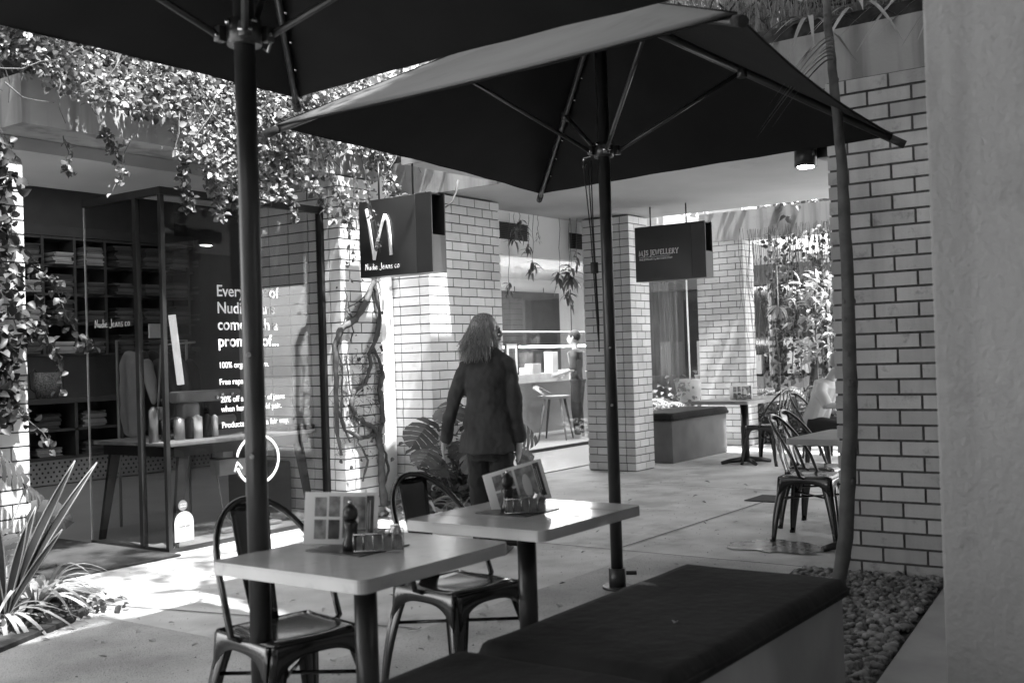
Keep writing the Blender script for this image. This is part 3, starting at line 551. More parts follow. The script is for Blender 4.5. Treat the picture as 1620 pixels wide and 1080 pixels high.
# ================================================================== UMBRELLAS
def umbrella(px, py, corners, zr, apex, hubz, label, base=True):
    t = thing('cafe_umbrella', label, 'umbrella', (px, py, 0), 0, 'square cafe umbrellas')
    P = Vector((px, py, 0)); cs = [Vector((c[0]-px, c[1]-py, c[2])) for c in corners]; ap = Vector((0, 0, apex))
    s = MB(); n = 14
    for k in range(4):
        A, B = cs[k], cs[(k+1) % 4]; o = len(s.v)
        for i in range(n+1):
            for jj in range(i+1):
                tt = i/n; u = jj/max(i, 1); q = ap.lerp(A.lerp(B, u), tt)
                q.z -= .05*math.sin(math.pi*u)*math.sin(math.pi*tt*.5)*tt*0 + .035*math.sin(math.pi*u)*math.sin(math.pi*tt)
                m_ = (A+B)/2; inw = (ap-m_); inw.z = 0; inw.normalize(); q += inw*.05*math.sin(math.pi*u)*tt*tt
                s.v.append(q)
        idx = lambda i, jj: o+i*(i+1)//2+jj
        for i in range(n):
            for jj in range(i+1):
                s.face((idx(i, jj), idx(i+1, jj), idx(i+1, jj+1)), True)
                if jj < i: s.face((idx(i, jj), idx(i+1, jj+1), idx(i, jj+1)), True)
    c = s.build('canopy', 'fabric', t); md = c.modifiers.new('thickness', 'SOLIDIFY'); md.thickness = .003
    s.v = [Vector((v.x*.998, v.y*.998, v.z-.007)) for v in s.v]; s.build('canopy_underside_shade', 'fabric_shade', t)  # dark copy of the canopy, the underside's shade painted into its colour
    s = MB()
    for k in range(4):
        A, B = cs[k], cs[(k+1) % 4]; m_ = (A+B)/2; inw = (ap-m_); inw.z = 0; inw.normalize()
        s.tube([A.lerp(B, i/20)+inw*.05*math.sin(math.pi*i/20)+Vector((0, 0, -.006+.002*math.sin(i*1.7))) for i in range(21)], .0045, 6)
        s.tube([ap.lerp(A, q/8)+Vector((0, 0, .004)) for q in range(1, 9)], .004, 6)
    s.build('canopy_hem', 'fabric_shade', t)
    s = MB(); s.tube([(0, 0, .02), (0, 0, apex-.02)], .034, 20); s.build('pole', 'umetal', t)
    s = MB(); s.tube([(0, 0, apex-.08), (0, 0, apex-.0)], .06, 16); s.build('crown_hub', 'umetal', t)
    hub = Vector((0, 0, hubz)); s = MB(); s.tube([(0, 0, hubz-.03), (0, 0, hubz+.05)], .055, 16)
    for a in range(4):
        d = cs[a].copy(); d.z = 0; d.normalize(); s.cbox(tuple(d*.075+Vector((-.015, -.015, hubz-.02))), tuple(d*.075+Vector((.015, .015, hubz+.03))), .003)
    h = s.build('runner_hub', 'umetal', t)
    s = MB()
    for a in range(4):
        d = cs[a].copy(); d.z = 0; d.normalize(); sd = Vector((-d.y, d.x, 0))
        MB().tube([d*.085+sd*.022+hub, d*.085-sd*.022+hub], .006, 8).build('bolt', 'chrome', h); MB().tube([(d*.05+sd*.03).to_tuple()[:2]+(hubz+.03,), (d*.05+sd*.03).to_tuple()[:2]+(hubz+.045,)], .009, 8).build('bolt', 'chrome', h)
    for a in range(4):
        e = cs[a]; A0 = Vector((0, 0, apex-.06)); e2 = e+Vector((0, 0, -.025))
        d = (e2-A0).normalized(); s = MB(); s.tube([A0, e2+d*.03], .016, 8, flat=1.4); rb = s.build('rib', 'umetal', t)
        s = MB(); s.tube([e2-d*.01, e2+d*.07], .022, 10); s.build('rib_cap', 'blackm', rb)
        s = MB()
        for q in range(6): c0 = A0.lerp(e2, .3+q*.11); MB().tube([c0+Vector((.014, -.014, -.01)), c0+Vector((.022, -.022, -.014))], .006, 6).build('rivet', 'chrome', rb)
        mid = A0.lerp(e2, .5); hd = Vector((e.x, e.y, 0)).normalized()
        s = MB(); s.tube([hub+hd*.08, mid], .012, 8); s.tube([mid+Vector((0, 0, -.035)), mid+Vector((0, 0, .02))], .03, 8); s.build('strut', 'umetal', t)
    if base: s = MB(); s.tube([(-.05, .06, hubz-.02), (-.07, .09, hubz-.03), (-.06, .10, hubz-.08), (-.03, .09, hubz-.05)], .006, 6); s.build('hook', 'chrome', t)
    else: MB().tube([(.05, -.05, hubz+.0), (.07, -.06, hubz+.02), (.05, -.05, hubz-.05), (.035, -.04, hubz-.035)], .006, 6).build('hook', 'chrome', t)
    s = MB()
    for q in ((0, .02, .05) if base else (0,)): s.tube([(-.045-q, .06+q*.4, hubz-.05), (-.048-q*.6, .055, hubz-.45), (-.03-q*.3, .05, hubz-.95-q), (-.045, .045, hubz-1.12+q)], .0035, 5)
    s.tube([(-.05, .055, hubz-.62), (-.05, .055, hubz-.68)], .022, 8); s.build('pull_cord', 'rope', t).scale.x = 1 if base else -1
    s = MB(); s.tube([(0, 0, 0), (0, 0, .12)], .048, 16); s.tube([(.03, -.04, .09), (.06, -.09, .09)], .012, 8); s.tube([(0, 0, .004), (0, 0, .02)], .085, 20)
    s.build('base_socket', 'umetal', t)
    for z in (1.35, 1.03): MB().tube([(-.03, -.018, z), (-.038, -.023, z)], .008, 8).build('rivet', 'chrome', t)
    return t
z2 = 2.55
C2 = [tuple(gz(x, y, z2)) for x, y in ((1165, 22), (437, 198), (855, 305), (1418, 217))]; C2[0] = tuple(gz(1165, 22, 2.50)); C2[3] = tuple(gz(1412, 213, 2.44))
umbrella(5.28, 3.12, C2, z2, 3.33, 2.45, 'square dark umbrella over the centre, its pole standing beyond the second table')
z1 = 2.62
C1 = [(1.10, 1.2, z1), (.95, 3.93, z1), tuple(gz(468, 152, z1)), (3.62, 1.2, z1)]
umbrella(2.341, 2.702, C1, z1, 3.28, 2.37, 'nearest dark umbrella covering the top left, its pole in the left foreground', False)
# ================================================================== TABLES
def table(x0, y0, x1, y1, zt, label, rz=0, pole=.036, m='top', th=.038):
    cx, cy = (x0+x1)/2, (y0+y1)/2; t = thing('cafe_table', label, 'table', (cx, cy, 0), rz, 'cafe tables')
    hx, hy = (x1-x0)/2, (y1-y0)/2; s = MB(); n = 6; r_ = .03; poly = []
    for qx, qy, a0 in ((1, 1, 0), (-1, 1, 90), (-1, -1, 180), (1, -1, 270)):
        for k in range(n): a = R(a0+90*k/(n-1)); poly.append((qx*(hx-r_)+r_*math.cos(a), qy*(hy-r_)+r_*math.sin(a)))
    s.prism([(p[0]*.995, p[1]*.995) for p in poly], zt-.006, zt); s.prism(poly, zt-th, zt-.0062); s.build('tabletop', m, t)
    s = MB(); s.tube([(0, 0, .02), (0, 0, zt-th)], pole, 20); s.build('pedestal', 'black', t)
    s = MB(); s.box((-.17, -.17, zt-th-.008), (.17, .17, zt-th-.001)); s.build('support_plate', 'black', t)
    s = MB()
    for k in range(4):
        a = R(45+90*k); d = Vector((math.cos(a), math.sin(a), 0)); s.tube([d*.0+Vector((0, 0, .05)), d*.2+Vector((0, 0, .035)), d*.30+Vector((0, 0, .015))], [.035, .026, .02], 8)
    s.build('base', 'black', t); return t
table(2.13, 2.05, 2.81, 2.68, .73, 'nearest pale square cafe table, behind the left umbrella pole')
table(3.02, 2.07, 3.71, 2.69, .73, 'second pale cafe table with plank seams, just right of the nearest one')
table(6.64, 1.95, 7.5, 2.66, .74, 'cafe table half hidden by the wide brick pillar at the right', m='bench')
table(10.55, 4.60, 13.0, 5.25, .75, 'long distant cafe table in front of the far brick pillar', m='bench', pole=.045) if 0 else table(11.1, 4.85, 12.5, 5.55, .75, 'long distant cafe table in front of the far brick pillar', m='bench', pole=.045)
table(11.2, 3.0, 12.0, 3.7, .72, 'far cafe table beside the seated customer', m='bench')
# plank seams on second table
s = MB(); [s.box((x, 2.075, .7302), (x+.0025, 2.705, .7308)) for x in (3.19, 3.37, 3.55)]; s.build('tabletop_seam', 'edge', bpy.data.objects['cafe_table.001']).location = (-3.375, -2.39, 0)
def pic(mb, A, B, Cc, Dd): mb.quad(A, B, Cc, Dd)
def menu(loc, rz, tilt, label, wd=.30, hh=.19):
    t = thing('menu_card', label, 'menu', loc, rz, 'picture menu cards on the tables'); t.rotation_euler = (tilt[0], tilt[1], rz)
    s = MB(); s.cbox((-wd/2, -.004, 0), (wd/2, .004, hh), .002); s.build('card', 'paper', t)
    e = -.0052
    for (a, b, c_, d, m) in ((-.36, -.20, .53, .90, 'picmid'), (-.17, -.02, .53, .92, 'picmid'), (-.36, -.20, .10, .47, 'picmid'), (-.17, -.02, .10, .47, 'picdark'), (.02, .33, .12, .92, 'picmid'), (.34, .44, .10, .94, 'picdark')):
        s = MB(); s.quad((a*wd, e, c_*hh), (b*wd, e, c_*hh), (b*wd, e, d*hh), (a*wd, e, d*hh)); s.build('picture', m, t)
    s = MB(); s.ellip((.17*wd, e, .45*hh), (.07*wd, .0008, .30*hh)); s.build('picture', 'pot', t)
    s = MB(); s.box((.355*wd, e-.0012, .2*hh), (.365*wd, e-.0004, .8*hh)); s.box((.385*wd, e-.0012, .25*hh), (.395*wd, e-.0004, .85*hh)); s.build('small_print', 'pot', t)
def grinder(loc, label):
    t = thing('pepper_grinder', label, 'pepper grinder', loc, 0, 'pepper grinders')
    s = MB(); s.lathe((0, 0, 0), ((.026, 0), (.027, .02), (.019, .04), (.021, .065), (.024, .08), (.018, .09)), 18); s.build('body', 'black', t)
    s = MB(); s.lathe((0, 0, 0), ((.016, .0905), (.024, .105), (.023, .125), (.012, .138), (.006, .142)), 18); s.build('head', 'black', t)
    s = MB(); s.lathe((0, 0, 0), ((.007, .1425), (.008, .150), (.003, .156)), 10); s.build('knob', 'chrome', t)
def caddy(loc, rz, label):
    t = thing('condiment_caddy', label, 'caddy', loc, rz, 'condiment caddies')
    s = MB(); w_, d_, h_ = .075, .045, .055
    for z in (.004, h_): s.tube([(-w_, -d_, z), (w_, -d_, z), (w_, d_, z), (-w_, d_, z), (-w_, -d_, z)], .0022, 6)
    for k in range(6):
        x = -w_+k*2*w_/5
        for y in (-d_, d_): s.tube([(x, y, .004), (x, y, h_)], .0018, 6)
    s.build('rack', 'chrome', t)
    s = MB()
    for k in range(22): x = -w_+.008+k*.0065; s.box((x, -d_+.008, .005), (x+.004, d_-.01, .04+uni(0, .02)))
    s.build('sachet', 'picmid', t)
    s = MB(); s.lathe((.05, 0, .004), ((.02, 0), (.021, .05), (.014, .06), (.015, .07)), 14); s.build('salt_jar', 'chrome', t)
def dress(cx, cy, z, k):
    s = MB(); s.prism([(-.115, -.115), (.115, -.115), (.115, .115), (-.115, .115)], 0, .003); s.build('tile_inlay', 'inlay', label='dark patterned tile set in the %s cafe table' % ('nearest', 'second')[k], cat='table tile', group='tiles in the table centres', loc=(cx, cy, z+.0005))
dress(2.50, 2.42, .73, 0); dress(3.37, 2.42, .73, 1)
menu((2.508, 2.505, .735), R(-50), (R(-8), R(3)), 'upright white picture menu on the nearest table', .235, .165)
menu((3.43, 2.44, .742), R(-50), (R(-6), R(-14)), 'tilted white picture menu on the second table', .235, .155)
grinder((2.455, 2.405, .734), 'black pepper grinder in front of the nearest table menu'); grinder((3.335, 2.44, .734), 'black pepper grinder in front of the tilted menu')
caddy((2.50, 2.33, .734), R(-50), 'wire caddy of sachets beside the nearest pepper grinder'); caddy((3.345, 2.37, .734), R(-50), 'wire caddy of sachets on the second table')
menu((11.5, 5.1, .752), R(-50), (0, 0), 'small picture menu on the long distant table', .26, .16); caddy((11.46, 5.05, .752), R(-50), 'caddy on the long distant table')
# ================================================================== CHAIRS
def make_chair(slats=False):
    t = thing('metal_chair', 'x', 'chair', (0, 0, 0), 0, 'black pressed steel cafe chairs')
    s = MB(); n = 10; top = []
    hw = .18
    for i in range(n+1):
        for jj in range(n+1):
            u = -1+2*i/n; v = -1+2*jj/n; k = 1-.09*(abs(u)*abs(v))**3; e = max(abs(u), abs(v))
            z = .450 - .012*(1-min(1, (u*u+v*v))) - (.012 if e > .98 else 0)
            wx = hw*(1 if v > 0 else .94)
            top.append((u*k*wx, v*k*.18, z))
    o = len(s.v); s.v += [Vector(p) for p in top]
    for i in range(n):
        for jj in range(n): q = o+i*(n+1)+jj; s.face((q, q+n+1, q+n+2, q+1), True)
    st = s.build('seat', 'chair', t); md = st.modifiers.new('thickness', 'SOLIDIFY'); md.thickness = .006; md.offset = -1
    # arched skirt
    s = MB()
    for sd in range(4):
        a = sd*math.pi/2; m_ = 18; o = len(s.v)
        for kk in range(m_+1):
            u = -1+2*kk/m_; arch = .045+.085*abs(u)**3.2; zz = .444
            for (x, y, z) in ((u*.172, -.178, zz), (u*.174, -.184, zz-.012), (u*(.172+.02*arch), -.182-.10*arch, zz-arch)):
                s.v.append(Vector((x*math.cos(a)-y*math.sin(a), x*math.sin(a)+y*math.cos(a), z)))
            if kk:
                q = o+(kk-1)*3
                for e in (0, 1): s.face((q+e, q+e+1, q+e+4, q+e+3), True)
    sk = s.build('skirt', 'chair', t); md = sk.modifiers.new('thickness', 'SOLIDIFY'); md.thickness = .003
    for sx in (-1, 1):
        for sy in (-1, 1):
            s = MB(); m_ = 8
            for k in range(m_+1):
                q = k/m_; z = .43*(1-q); c = Vector((sx*(.166+.05*q+.012*math.sin(q*3)), sy*(.166+.055*q+.012*math.sin(q*3)), z)); wd = .068*(1-q)+.026*q
                # folded sheet: corner ridge outward, flanges along x and y
                s.v += [c+Vector((-sx*wd, 0, 0)), c+Vector((-sx*wd*.5, sy*.003, 0)), c+Vector((0, sy*0, 0)), c+Vector((sx*.003, -sy*wd*.5, 0)), c+Vector((0, -sy*wd, 0))]
                if k:
                    b0 = len(s.v)-10
                    for e in range(4): s.face((b0+e, b0+e+1, b0+6+e, b0+5+e), True)
            lg = s.build('leg', 'chair', t); md = lg.modifiers.new('thickness', 'SOLIDIFY'); md.thickness = .004
            s = MB(); s.tube([(sx*.213, sy*.218, .018), (sx*.216, sy*.221, 0)], .016, 8); s.build('foot_cap', 'blackm', lg)
    s = MB(); s.tube([(-.17, -.17, .30), (.17, .17, .30)], .007, 6); s.tube([(-.17, .17, .295), (.17, -.17, .295)], .007, 6); s.build('cross_brace', 'chair', t)
    pts = []
    for k in range(25):
        a = math.pi*k/24; x = -.205*math.cos(a)
        h = math.sin(a); zz = .445+.405*min(1, h**.62); y = -.02-.25*min(1, h**.85)
        pts.append((x*(1.0 if h < .3 else 1), y, zz))
    s = MB(); s.tube([(-.176, .0, .435)]+pts+[(.176, .0, .435)], .0115, 10); s.build('back_hoop', 'chair', t)
    def splat(x0_, x1_, w0, w1, nm='splat'):
        s = MB(); m_ = 10; c = 6
        for k in range(m_+1):
            q = k/m_; z = .44+.395*q; y = -.172-.095*q-.01*math.sin(q*math.pi); wd = w0+(w1-w0)*q; xc = x0_+(x1_-x0_)*q
            for e in range(c+1):
                u = -1+2*e/c; s.v.append(Vector((xc+u*wd/2, y+.010*u*u+(.006 if abs(u) < .4 and .3 < q < .92 and w1 > .09 else 0), z)))
            if k:
                b0 = len(s.v)-2*(c+1)
                for e in range(c): s.face((b0+e, b0+e+1, b0+c+2+e, b0+c+1+e), True)
        o_ = s.build(nm, 'chair', t); md = o_.modifiers.new('thickness', 'SOLIDIFY'); md.thickness = .004
    if slats:
        for x0_, x1_ in ((-.10, -.13), (-.035, -.045), (.035, .045), (.10, .13)): splat(x0_, x1_, .028, .034, 'slat')
    else: splat(0, 0, .10, .155)
    return t
ch = make_chair(); chs = make_chair(True)
def put(o, x, y, rz, label):
    o.location = (x, y, 0); o.rotation_euler = (0, 0, rz); o['label'] = label; return o
put(ch, 2.50, 2.74, R(168), 'black steel chair with its back hoop behind the nearest table')
put(copy_tree(ch), 3.33, 2.69, R(172), 'black steel chair with solid splat beyond the second table')
put(copy_tree(ch), 7.28, 2.73, R(184), 'nearer black steel chair left of the wide brick pillar by the puddle')
put(copy_tree(ch), 7.82, 2.88, R(178), 'black steel chair just behind the one by the puddle')
put(chs, 11.8, 4.93, R(-6), 'slatted back black chair drawn up to the long distant table')
put(copy_tree(chs), 12.6, 4.5, R(150), 'farthest slatted black chair near the potted ferns')
# ================================================================== VEGETATION
def rv(a=1): return Vector((uni(-a, a), uni(-a, a), uni(-a, a)))
def nleaf(mb, p, L, W=None, out=None, flat=.5):
    d = rv(); d.z -= .5
    if out is not None: d += Vector(out)*.4
    n = rv()+Vector((0, 0, flat))
    if out is not None: n += Vector(out)*.8
    mb.leaf(p, d, n, L, W or L*.72, uni(.05, .35), uni(0, .35))
# the vine spilling over the shop canopy
t = thing('trailing_vine', 'dense sunlit round leaved vine spilling over the shop canopy edge', 'vine', (5.2, 6.3, 3.17))
o_ = Vector((5.2, 6.3, 3.17))
lo = [(3.2, 3.25), (3.72, 3.12), (4.05, 2.98), (4.3, 2.84), (4.6, 2.78), (4.9, 2.72), (5.15, 2.45), (5.5, 2.50), (5.9, 2.62), (6.3, 2.58), (6.8, 2.62), (7.2, 2.85), (7.5, 3.0)]
def lowz(x):
    for (a, b), (c, d) in zip(lo, lo[1:]):
        if a <= x <= c: return b+(d-b)*(x-a)/(c-a)
    return 3.0
s = MB()
for k in range(48000):
    x = uni(2.7, 6.95); zb = lowz(max(x, 3.2)); zt = 4.75 if x < 6.5 else 4.75-(x-6.5)*1.6
    z = zb + (zt-zb)*rnd()**.85
    cl = noise.noise(Vector((x*1.6, z*1.6, 0)))
    if z < 3.0 and cl+.3 < rnd()*.5: continue
    y = 6.27 - .18*rnd() - .22*noise.noise(Vector((x*1.9, z*1.9, 5))) + max(0, z-3.15)*.62
    if x < 3.6: y += (3.6-x)*.3
    nleaf(s, Vector((x, y, z))-o_, .022+.04*rnd()**1.8, None, (-.2, -1, .5))
s.build('leaves', 'leafl', t)
s = MB()                                               # twiggy stems
for k in range(170):
    x = uni(3.0, 7.1); z = uni(3.0, 4.6); pts = []
    p = Vector((x, 6.2+max(0, z-3.15)*.62-.08, z)); d = Vector((uni(-.6, 1), -.2, uni(-1, .2)))
    for q in range(5): pts.append(p-o_); p = p+d*uni(.06, .14); d = (d+rv(.4)); d.y *= .3
    s.tube(pts, [.006, .005, .004, .003, .002], 5)
s.build('stems', 'vinewood', t)
b = MB(); b.prism([(2.6, 6.75), (7.3, 6.75), (7.3, 9), (2.6, 9)], 3.171, 3.6); b.prism([(2.6, 7.35), (7.2, 7.35), (7.2, 9), (2.6, 9)], 3.6, 4.6); b.build('planter_bank', 'soil', label='dark planted bank under the vine on the shop canopy', cat='planter')
# hanging strands
def strand(px, py0, py1, Y, label, n, m='leafl', L=(.035, .055), drift=.0, grp='vine strands hanging off the shop canopy'):
    A = gy(px, py0, Y); B = gy(px+drift, py1, Y); t = thing('vine_strand', label, 'vine', tuple(A), 0, grp); pts = []; s = MB(); D = B-A
    for k in range(9): q = k/8; pts.append(D*q + Vector((.025*math.sin(q*7+px), .02*math.cos(q*5+px), 0))*min(1, 3*q))
    MB().tube(pts, [.004]*5+[.003]*4, 5).build('stem', 'vinewood', t)
    for k in range(n):
        q = rnd()**.8; i = min(7, int(q*8)); p = Vector(pts[i]).lerp(Vector(pts[i+1]), q*8-i)+rv(.03); nleaf(s, p, uni(*L), None, (-.3, -1, .2))
    s.build('leaves', m, t)
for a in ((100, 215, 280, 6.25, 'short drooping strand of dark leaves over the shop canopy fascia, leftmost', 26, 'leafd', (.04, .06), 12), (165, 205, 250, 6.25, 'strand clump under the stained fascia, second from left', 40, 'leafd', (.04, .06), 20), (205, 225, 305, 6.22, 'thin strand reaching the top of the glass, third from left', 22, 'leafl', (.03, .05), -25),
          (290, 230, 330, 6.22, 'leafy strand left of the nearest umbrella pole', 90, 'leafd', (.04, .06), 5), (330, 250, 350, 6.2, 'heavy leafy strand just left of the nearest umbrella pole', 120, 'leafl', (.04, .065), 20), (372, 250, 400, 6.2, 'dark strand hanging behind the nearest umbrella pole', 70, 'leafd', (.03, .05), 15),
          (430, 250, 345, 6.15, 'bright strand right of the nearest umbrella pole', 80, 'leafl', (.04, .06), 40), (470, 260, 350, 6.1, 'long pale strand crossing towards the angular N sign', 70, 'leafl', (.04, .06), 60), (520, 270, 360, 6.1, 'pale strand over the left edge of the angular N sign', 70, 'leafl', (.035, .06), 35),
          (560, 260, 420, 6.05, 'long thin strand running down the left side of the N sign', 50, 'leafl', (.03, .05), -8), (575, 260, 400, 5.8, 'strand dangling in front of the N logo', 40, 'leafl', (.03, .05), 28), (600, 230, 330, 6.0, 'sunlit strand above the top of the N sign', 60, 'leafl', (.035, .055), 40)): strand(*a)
# ivy on the left pillar
t = thing('ivy', 'dark large leaved ivy climbing the left brick pillar', 'ivy', (3.3, 6.25, 1.6)); s = MB(); st = MB()
for k in range(1500):
    z = uni(.75, 2.7); e = 3.55 + .14*noise.noise(Vector((z*2.2, 0, 3))) + (.13 if 1.5 < z < 2.1 else 0) - (.25 if z < 1.0 else 0)
    x = uni(2.95, e); 
    if z < 1.15 and rnd() < .45: continue
    nleaf(s, Vector((x-3.3, -.02-uni(0, .10), z-1.6)), uni(.05, .085), None, (-.2, -1, .3), .3)
for (pts, n) in (([(3.6, 6.1, 1.95), (3.75, 6.1, 1.85), (3.82, 6.1, 1.65), (3.92, 6.1, 1.5), (4.0, 6.12, 1.46)], 70), ([(3.55, 6.1, 1.6), (3.68, 6.1, 1.55), (3.76, 6.1, 1.4), (3.78, 6.1, 1.2)], 45), ([(3.5, 6.15, 1.1), (3.66, 6.12, .95), (3.72, 6.12, .85)], 25)):
    q = [Vector(p)-Vector((3.3, 6.25, 1.6)) for p in pts]; st.tube(q, .004, 5)
    for k in range(n): i = random.randrange(len(q)-1); nleaf(s, q[i].lerp(q[i+1], rnd())+rv(.035), uni(.04, .06), None, (-.3, -1, .3), .3)
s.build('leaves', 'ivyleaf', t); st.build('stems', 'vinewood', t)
# woody vine climbing the sunlit pillar
def pv(px, py, Y=6.285): return gy(px, py, Y)
t = thing('climbing_vine', 'gnarled bare woody vine climbing the sunlit brick pillar', 'vine', (6.6, 6.28, 0))
def stem(pts, rads, nm='stem'):
    P = [pv(*p)-Vector((6.6, 6.28, 0)) for p in pts]
    Q = []; Rr = []
    for i in range(len(P)-1):
        for k in range(4):
            u = k/4; Q.append(P[i].lerp(P[i+1], u)+rv(.006)); Rr.append((rads[i]+(rads[i+1]-rads[i])*u)*uni(.85, 1.15))
    Q.append(P[-1]); Rr.append(rads[-1]); MB().tube(Q, [q*uni(.6, .95) for q in Rr], 9).build(nm, 'vinewood', t)
stem([(608, 800), (604, 760), (603, 720), (599, 690), (590, 675), (566, 662), (556, 640), (560, 620), (578, 607)], [.05, .045, .042, .035, .03, .028, .026, .024, .02])
stem([(600, 690), (606, 665), (604, 640), (600, 615), (606, 590), (600, 570), (590, 548)], [.03, .026, .025, .028, .025, .02, .018])
stem([(578, 607), (586, 580), (584, 560), (597, 530), (601, 500), (594, 460), (592, 440)], [.022, .022, .022, .028, .022, .024, .024])
stem([(592, 445), (578, 480), (562, 505), (540, 520), (530, 545), (532, 600), (533, 680), (540, 720)], [.03, .034, .034, .03, .03, .028, .022, .016])
stem([(604, 705), (612, 720), (614, 745), (606, 775)], [.014, .013, .012, .012]); stem([(560, 505), (548, 490), (575, 470), (588, 450)], [.008, .006, .006, .008])
stem([(536, 650), (545, 680), (570, 692), (592, 688)], [.018, .02, .022, .022])
for k in range(2):
    x0_ = uni(545, 602); pts = [(x0_, 760 if k % 2 else 700)]
    for q in range(7): pts.append((max(534, min(606, pts[-1][0]+uni(-16, 14))), pts[-1][1]-uni(25, 55)))
    stem(pts, [.012, .011, .010, .010, .009, .008, .007, .006])
s = MB()
for k in range(60): nleaf(s, pv(uni(532, 608), uni(440, 740), 6.25)-Vector((6.6, 6.28, 0)), uni(.02, .045), None, (-.2, -1, .2))
s.build('leaves', 'leafd', t)
s = MB()
for k in range(160):
    p = pv(uni(535, 605), uni(560, 720))-Vector((6.6, 6.28, 0)); s.tube([p, p+rv(.05)*1, p+rv(.09)], .0018, 4)
s.build('twigs', 'vinewood', t, kind='stuff')
# beds: left planting and the bed under the pillars
s = MB(); s.prism([(2.0, 4.7), (2.75, 4.98), (3.28, 5.23), (3.66, 5.7), (3.68, 6.28), (1.6, 6.3)], .004, .03); s.build('soil', 'soil', kind='structure')
s = MB(); s.prism([(6.92, 5.95), (8.7, 5.95), (8.7, 6.37), (7.6, 6.37), (7.6, 6.8), (6.92, 6.8)], .004, .03); s.build('soil', 'soil', kind='structure')
def clump(x, y, n, L, W, m, label, lift=1.0, arch=.6, grp=None, name='strap_leaved_plant', sp=.05):
    t = thing(name, label, 'plant', (x, y, .02), 0, grp); s = MB(); a0 = rnd()*6
    for k in range(n):
        a = a0+k*2.39996; r_ = sp*math.sqrt(k/n); s.strapleaf((r_*math.cos(a), r_*math.sin(a), 0), (math.cos(a), math.sin(a)), L*uni(.7, 1.1), W*uni(.8, 1.15), arch*uni(.6, 1.3), 9, lift*uni(.75, 1.1))
    s.build('leaves', m, t); return t
clump(3.28, 5.60, 34, .80, .034, 'strapl', 'striped spider plant arching over the paving at the left', .75, .95, name='spider_plant')
clump(2.98, 5.42, 26, .66, .030, 'strapl', 'second spider plant at the left edge of the bed', .75, .95, name='spider_plant')
clump(3.52, 5.9, 22, .66, .028, 'strapl', 'spider plant spilling towards the doormat corner', .8, .9, name='spider_plant')
t = thing('snake_plant', 'tall snake plant with pale edged blades at the far left', 'plant', (3.02, 5.45, .02)); s = MB(); e = MB()
for (dx, dy, L, W) in ((.33, .30, .86, .030), (.44, .36, .84, .028), (.16, .1, .62, .026), (.05, .3, .55, .026), (-.05, .1, .6, .026), (.2, .45, .5, .024), (-.15, .2, .5, .024)):
    D = Vector((dx, dy*-.5, 0)); sd = rt*1.0; pr_ = []
    o2 = len(s.v)
    for i in range(11):
        q = i/10; c = D*(q**1.25)+Vector((0, 0, L*q*.95)); wd = W*.5*(.5+1.1*math.sin(min(1, q*1.0+.05)*math.pi*.78))*(1-q**7)+.001
        s.v += [c-sd*wd, c+Vector((.0, .012, 0)), c+sd*wd]; pr_.append((c-sd*wd, c+sd*wd))
        if i: b0 = o2+(i-1)*3; s.face((b0, b0+1, b0+4, b0+3), True); s.face((b0+1, b0+2, b0+5, b0+4), True)
    e.tube([p for p, _ in pr_], .004, 4); e.tube([p for _, p in pr_], .004, 4)
s.build('leaves', 'ivyleaf', t); e.build('leaf_margin', 'strapl', t)
def monstera(mb, st, base, tip, size, nrm):
    base, tip = Vector(base), Vector(tip); mid = base.lerp(tip, .5)+Vector((0, 0, .08)); st.tube([base, mid, tip], [.008, .006, .005], 6)
    h = (tip-base); h.z = 0
    if h.length < .02: h = Vector((uni(-1, 1), uni(-1, 1), 0))
    d = (h.normalized()+Vector((0, 0, uni(-1.0, -.3)))).normalized(); n = Vector(nrm).normalized(); n = (n-d*n.dot(d)).normalized(); sd = d.cross(n)
    p0 = tip-d*size*.12; nl = 6
    for sg in (-1, 1):
        for k in range(nl):
            q0 = k/nl; q1 = (k+.86)/nl; wd = lambda q: size*.46*(math.sin(math.pi*min(1, .12+q*.9))**.7)
            a, b = p0+d*size*q0, p0+d*size*(q1+.02)
            fr = .16*size*(.3+q0)*1.0 if k else -.05*size
            o1 = p0+d*(size*q0+fr)+sd*sg*wd(q0)-n*wd(q0)*.25; o2 = p0+d*(size*q1+fr)+sd*sg*wd(q1)*.96-n*wd(q1)*.28
            m1 = a.lerp(o1, .55)+n*size*.03; m2 = b.lerp(o2, .55)+n*size*.03; m2b = p0+d*size*((k+1)/nl)+(m2-b)*.85 if k < nl-1 else m2
            mb.add([a, b, m2b, m1, o2, o1], [(0, 1, 2, 3), (3, 2, 4, 5)] if sg > 0 else [(3, 2, 1, 0), (5, 4, 2, 3)], True)
def mon(name, label, x, y, leaves):
    t = thing(name, label, 'plant', (x, y, .02)); s = MB(); st = MB()
    for dx, dy, z, sz in leaves: monstera(s, st, (uni(-.03, .03), uni(-.03, .03), 0), (dx, dy, z), sz, (-.6+uni(-.3, .3), -.5+uni(-.3, .3), .6))
    s.build('leaves', 'leafd', t); st.build('stems', 'strap', t)
mon('monstera', 'split leaved monstera against the left brick pillar', 3.25, 6.0, [(.10, .05, .78, .24), (-.15, -.1, .62, .24), (.22, -.1, .50, .22), (-.05, -.2, .4, .2), (.28, .1, .62, .2)])
random.seed(11)
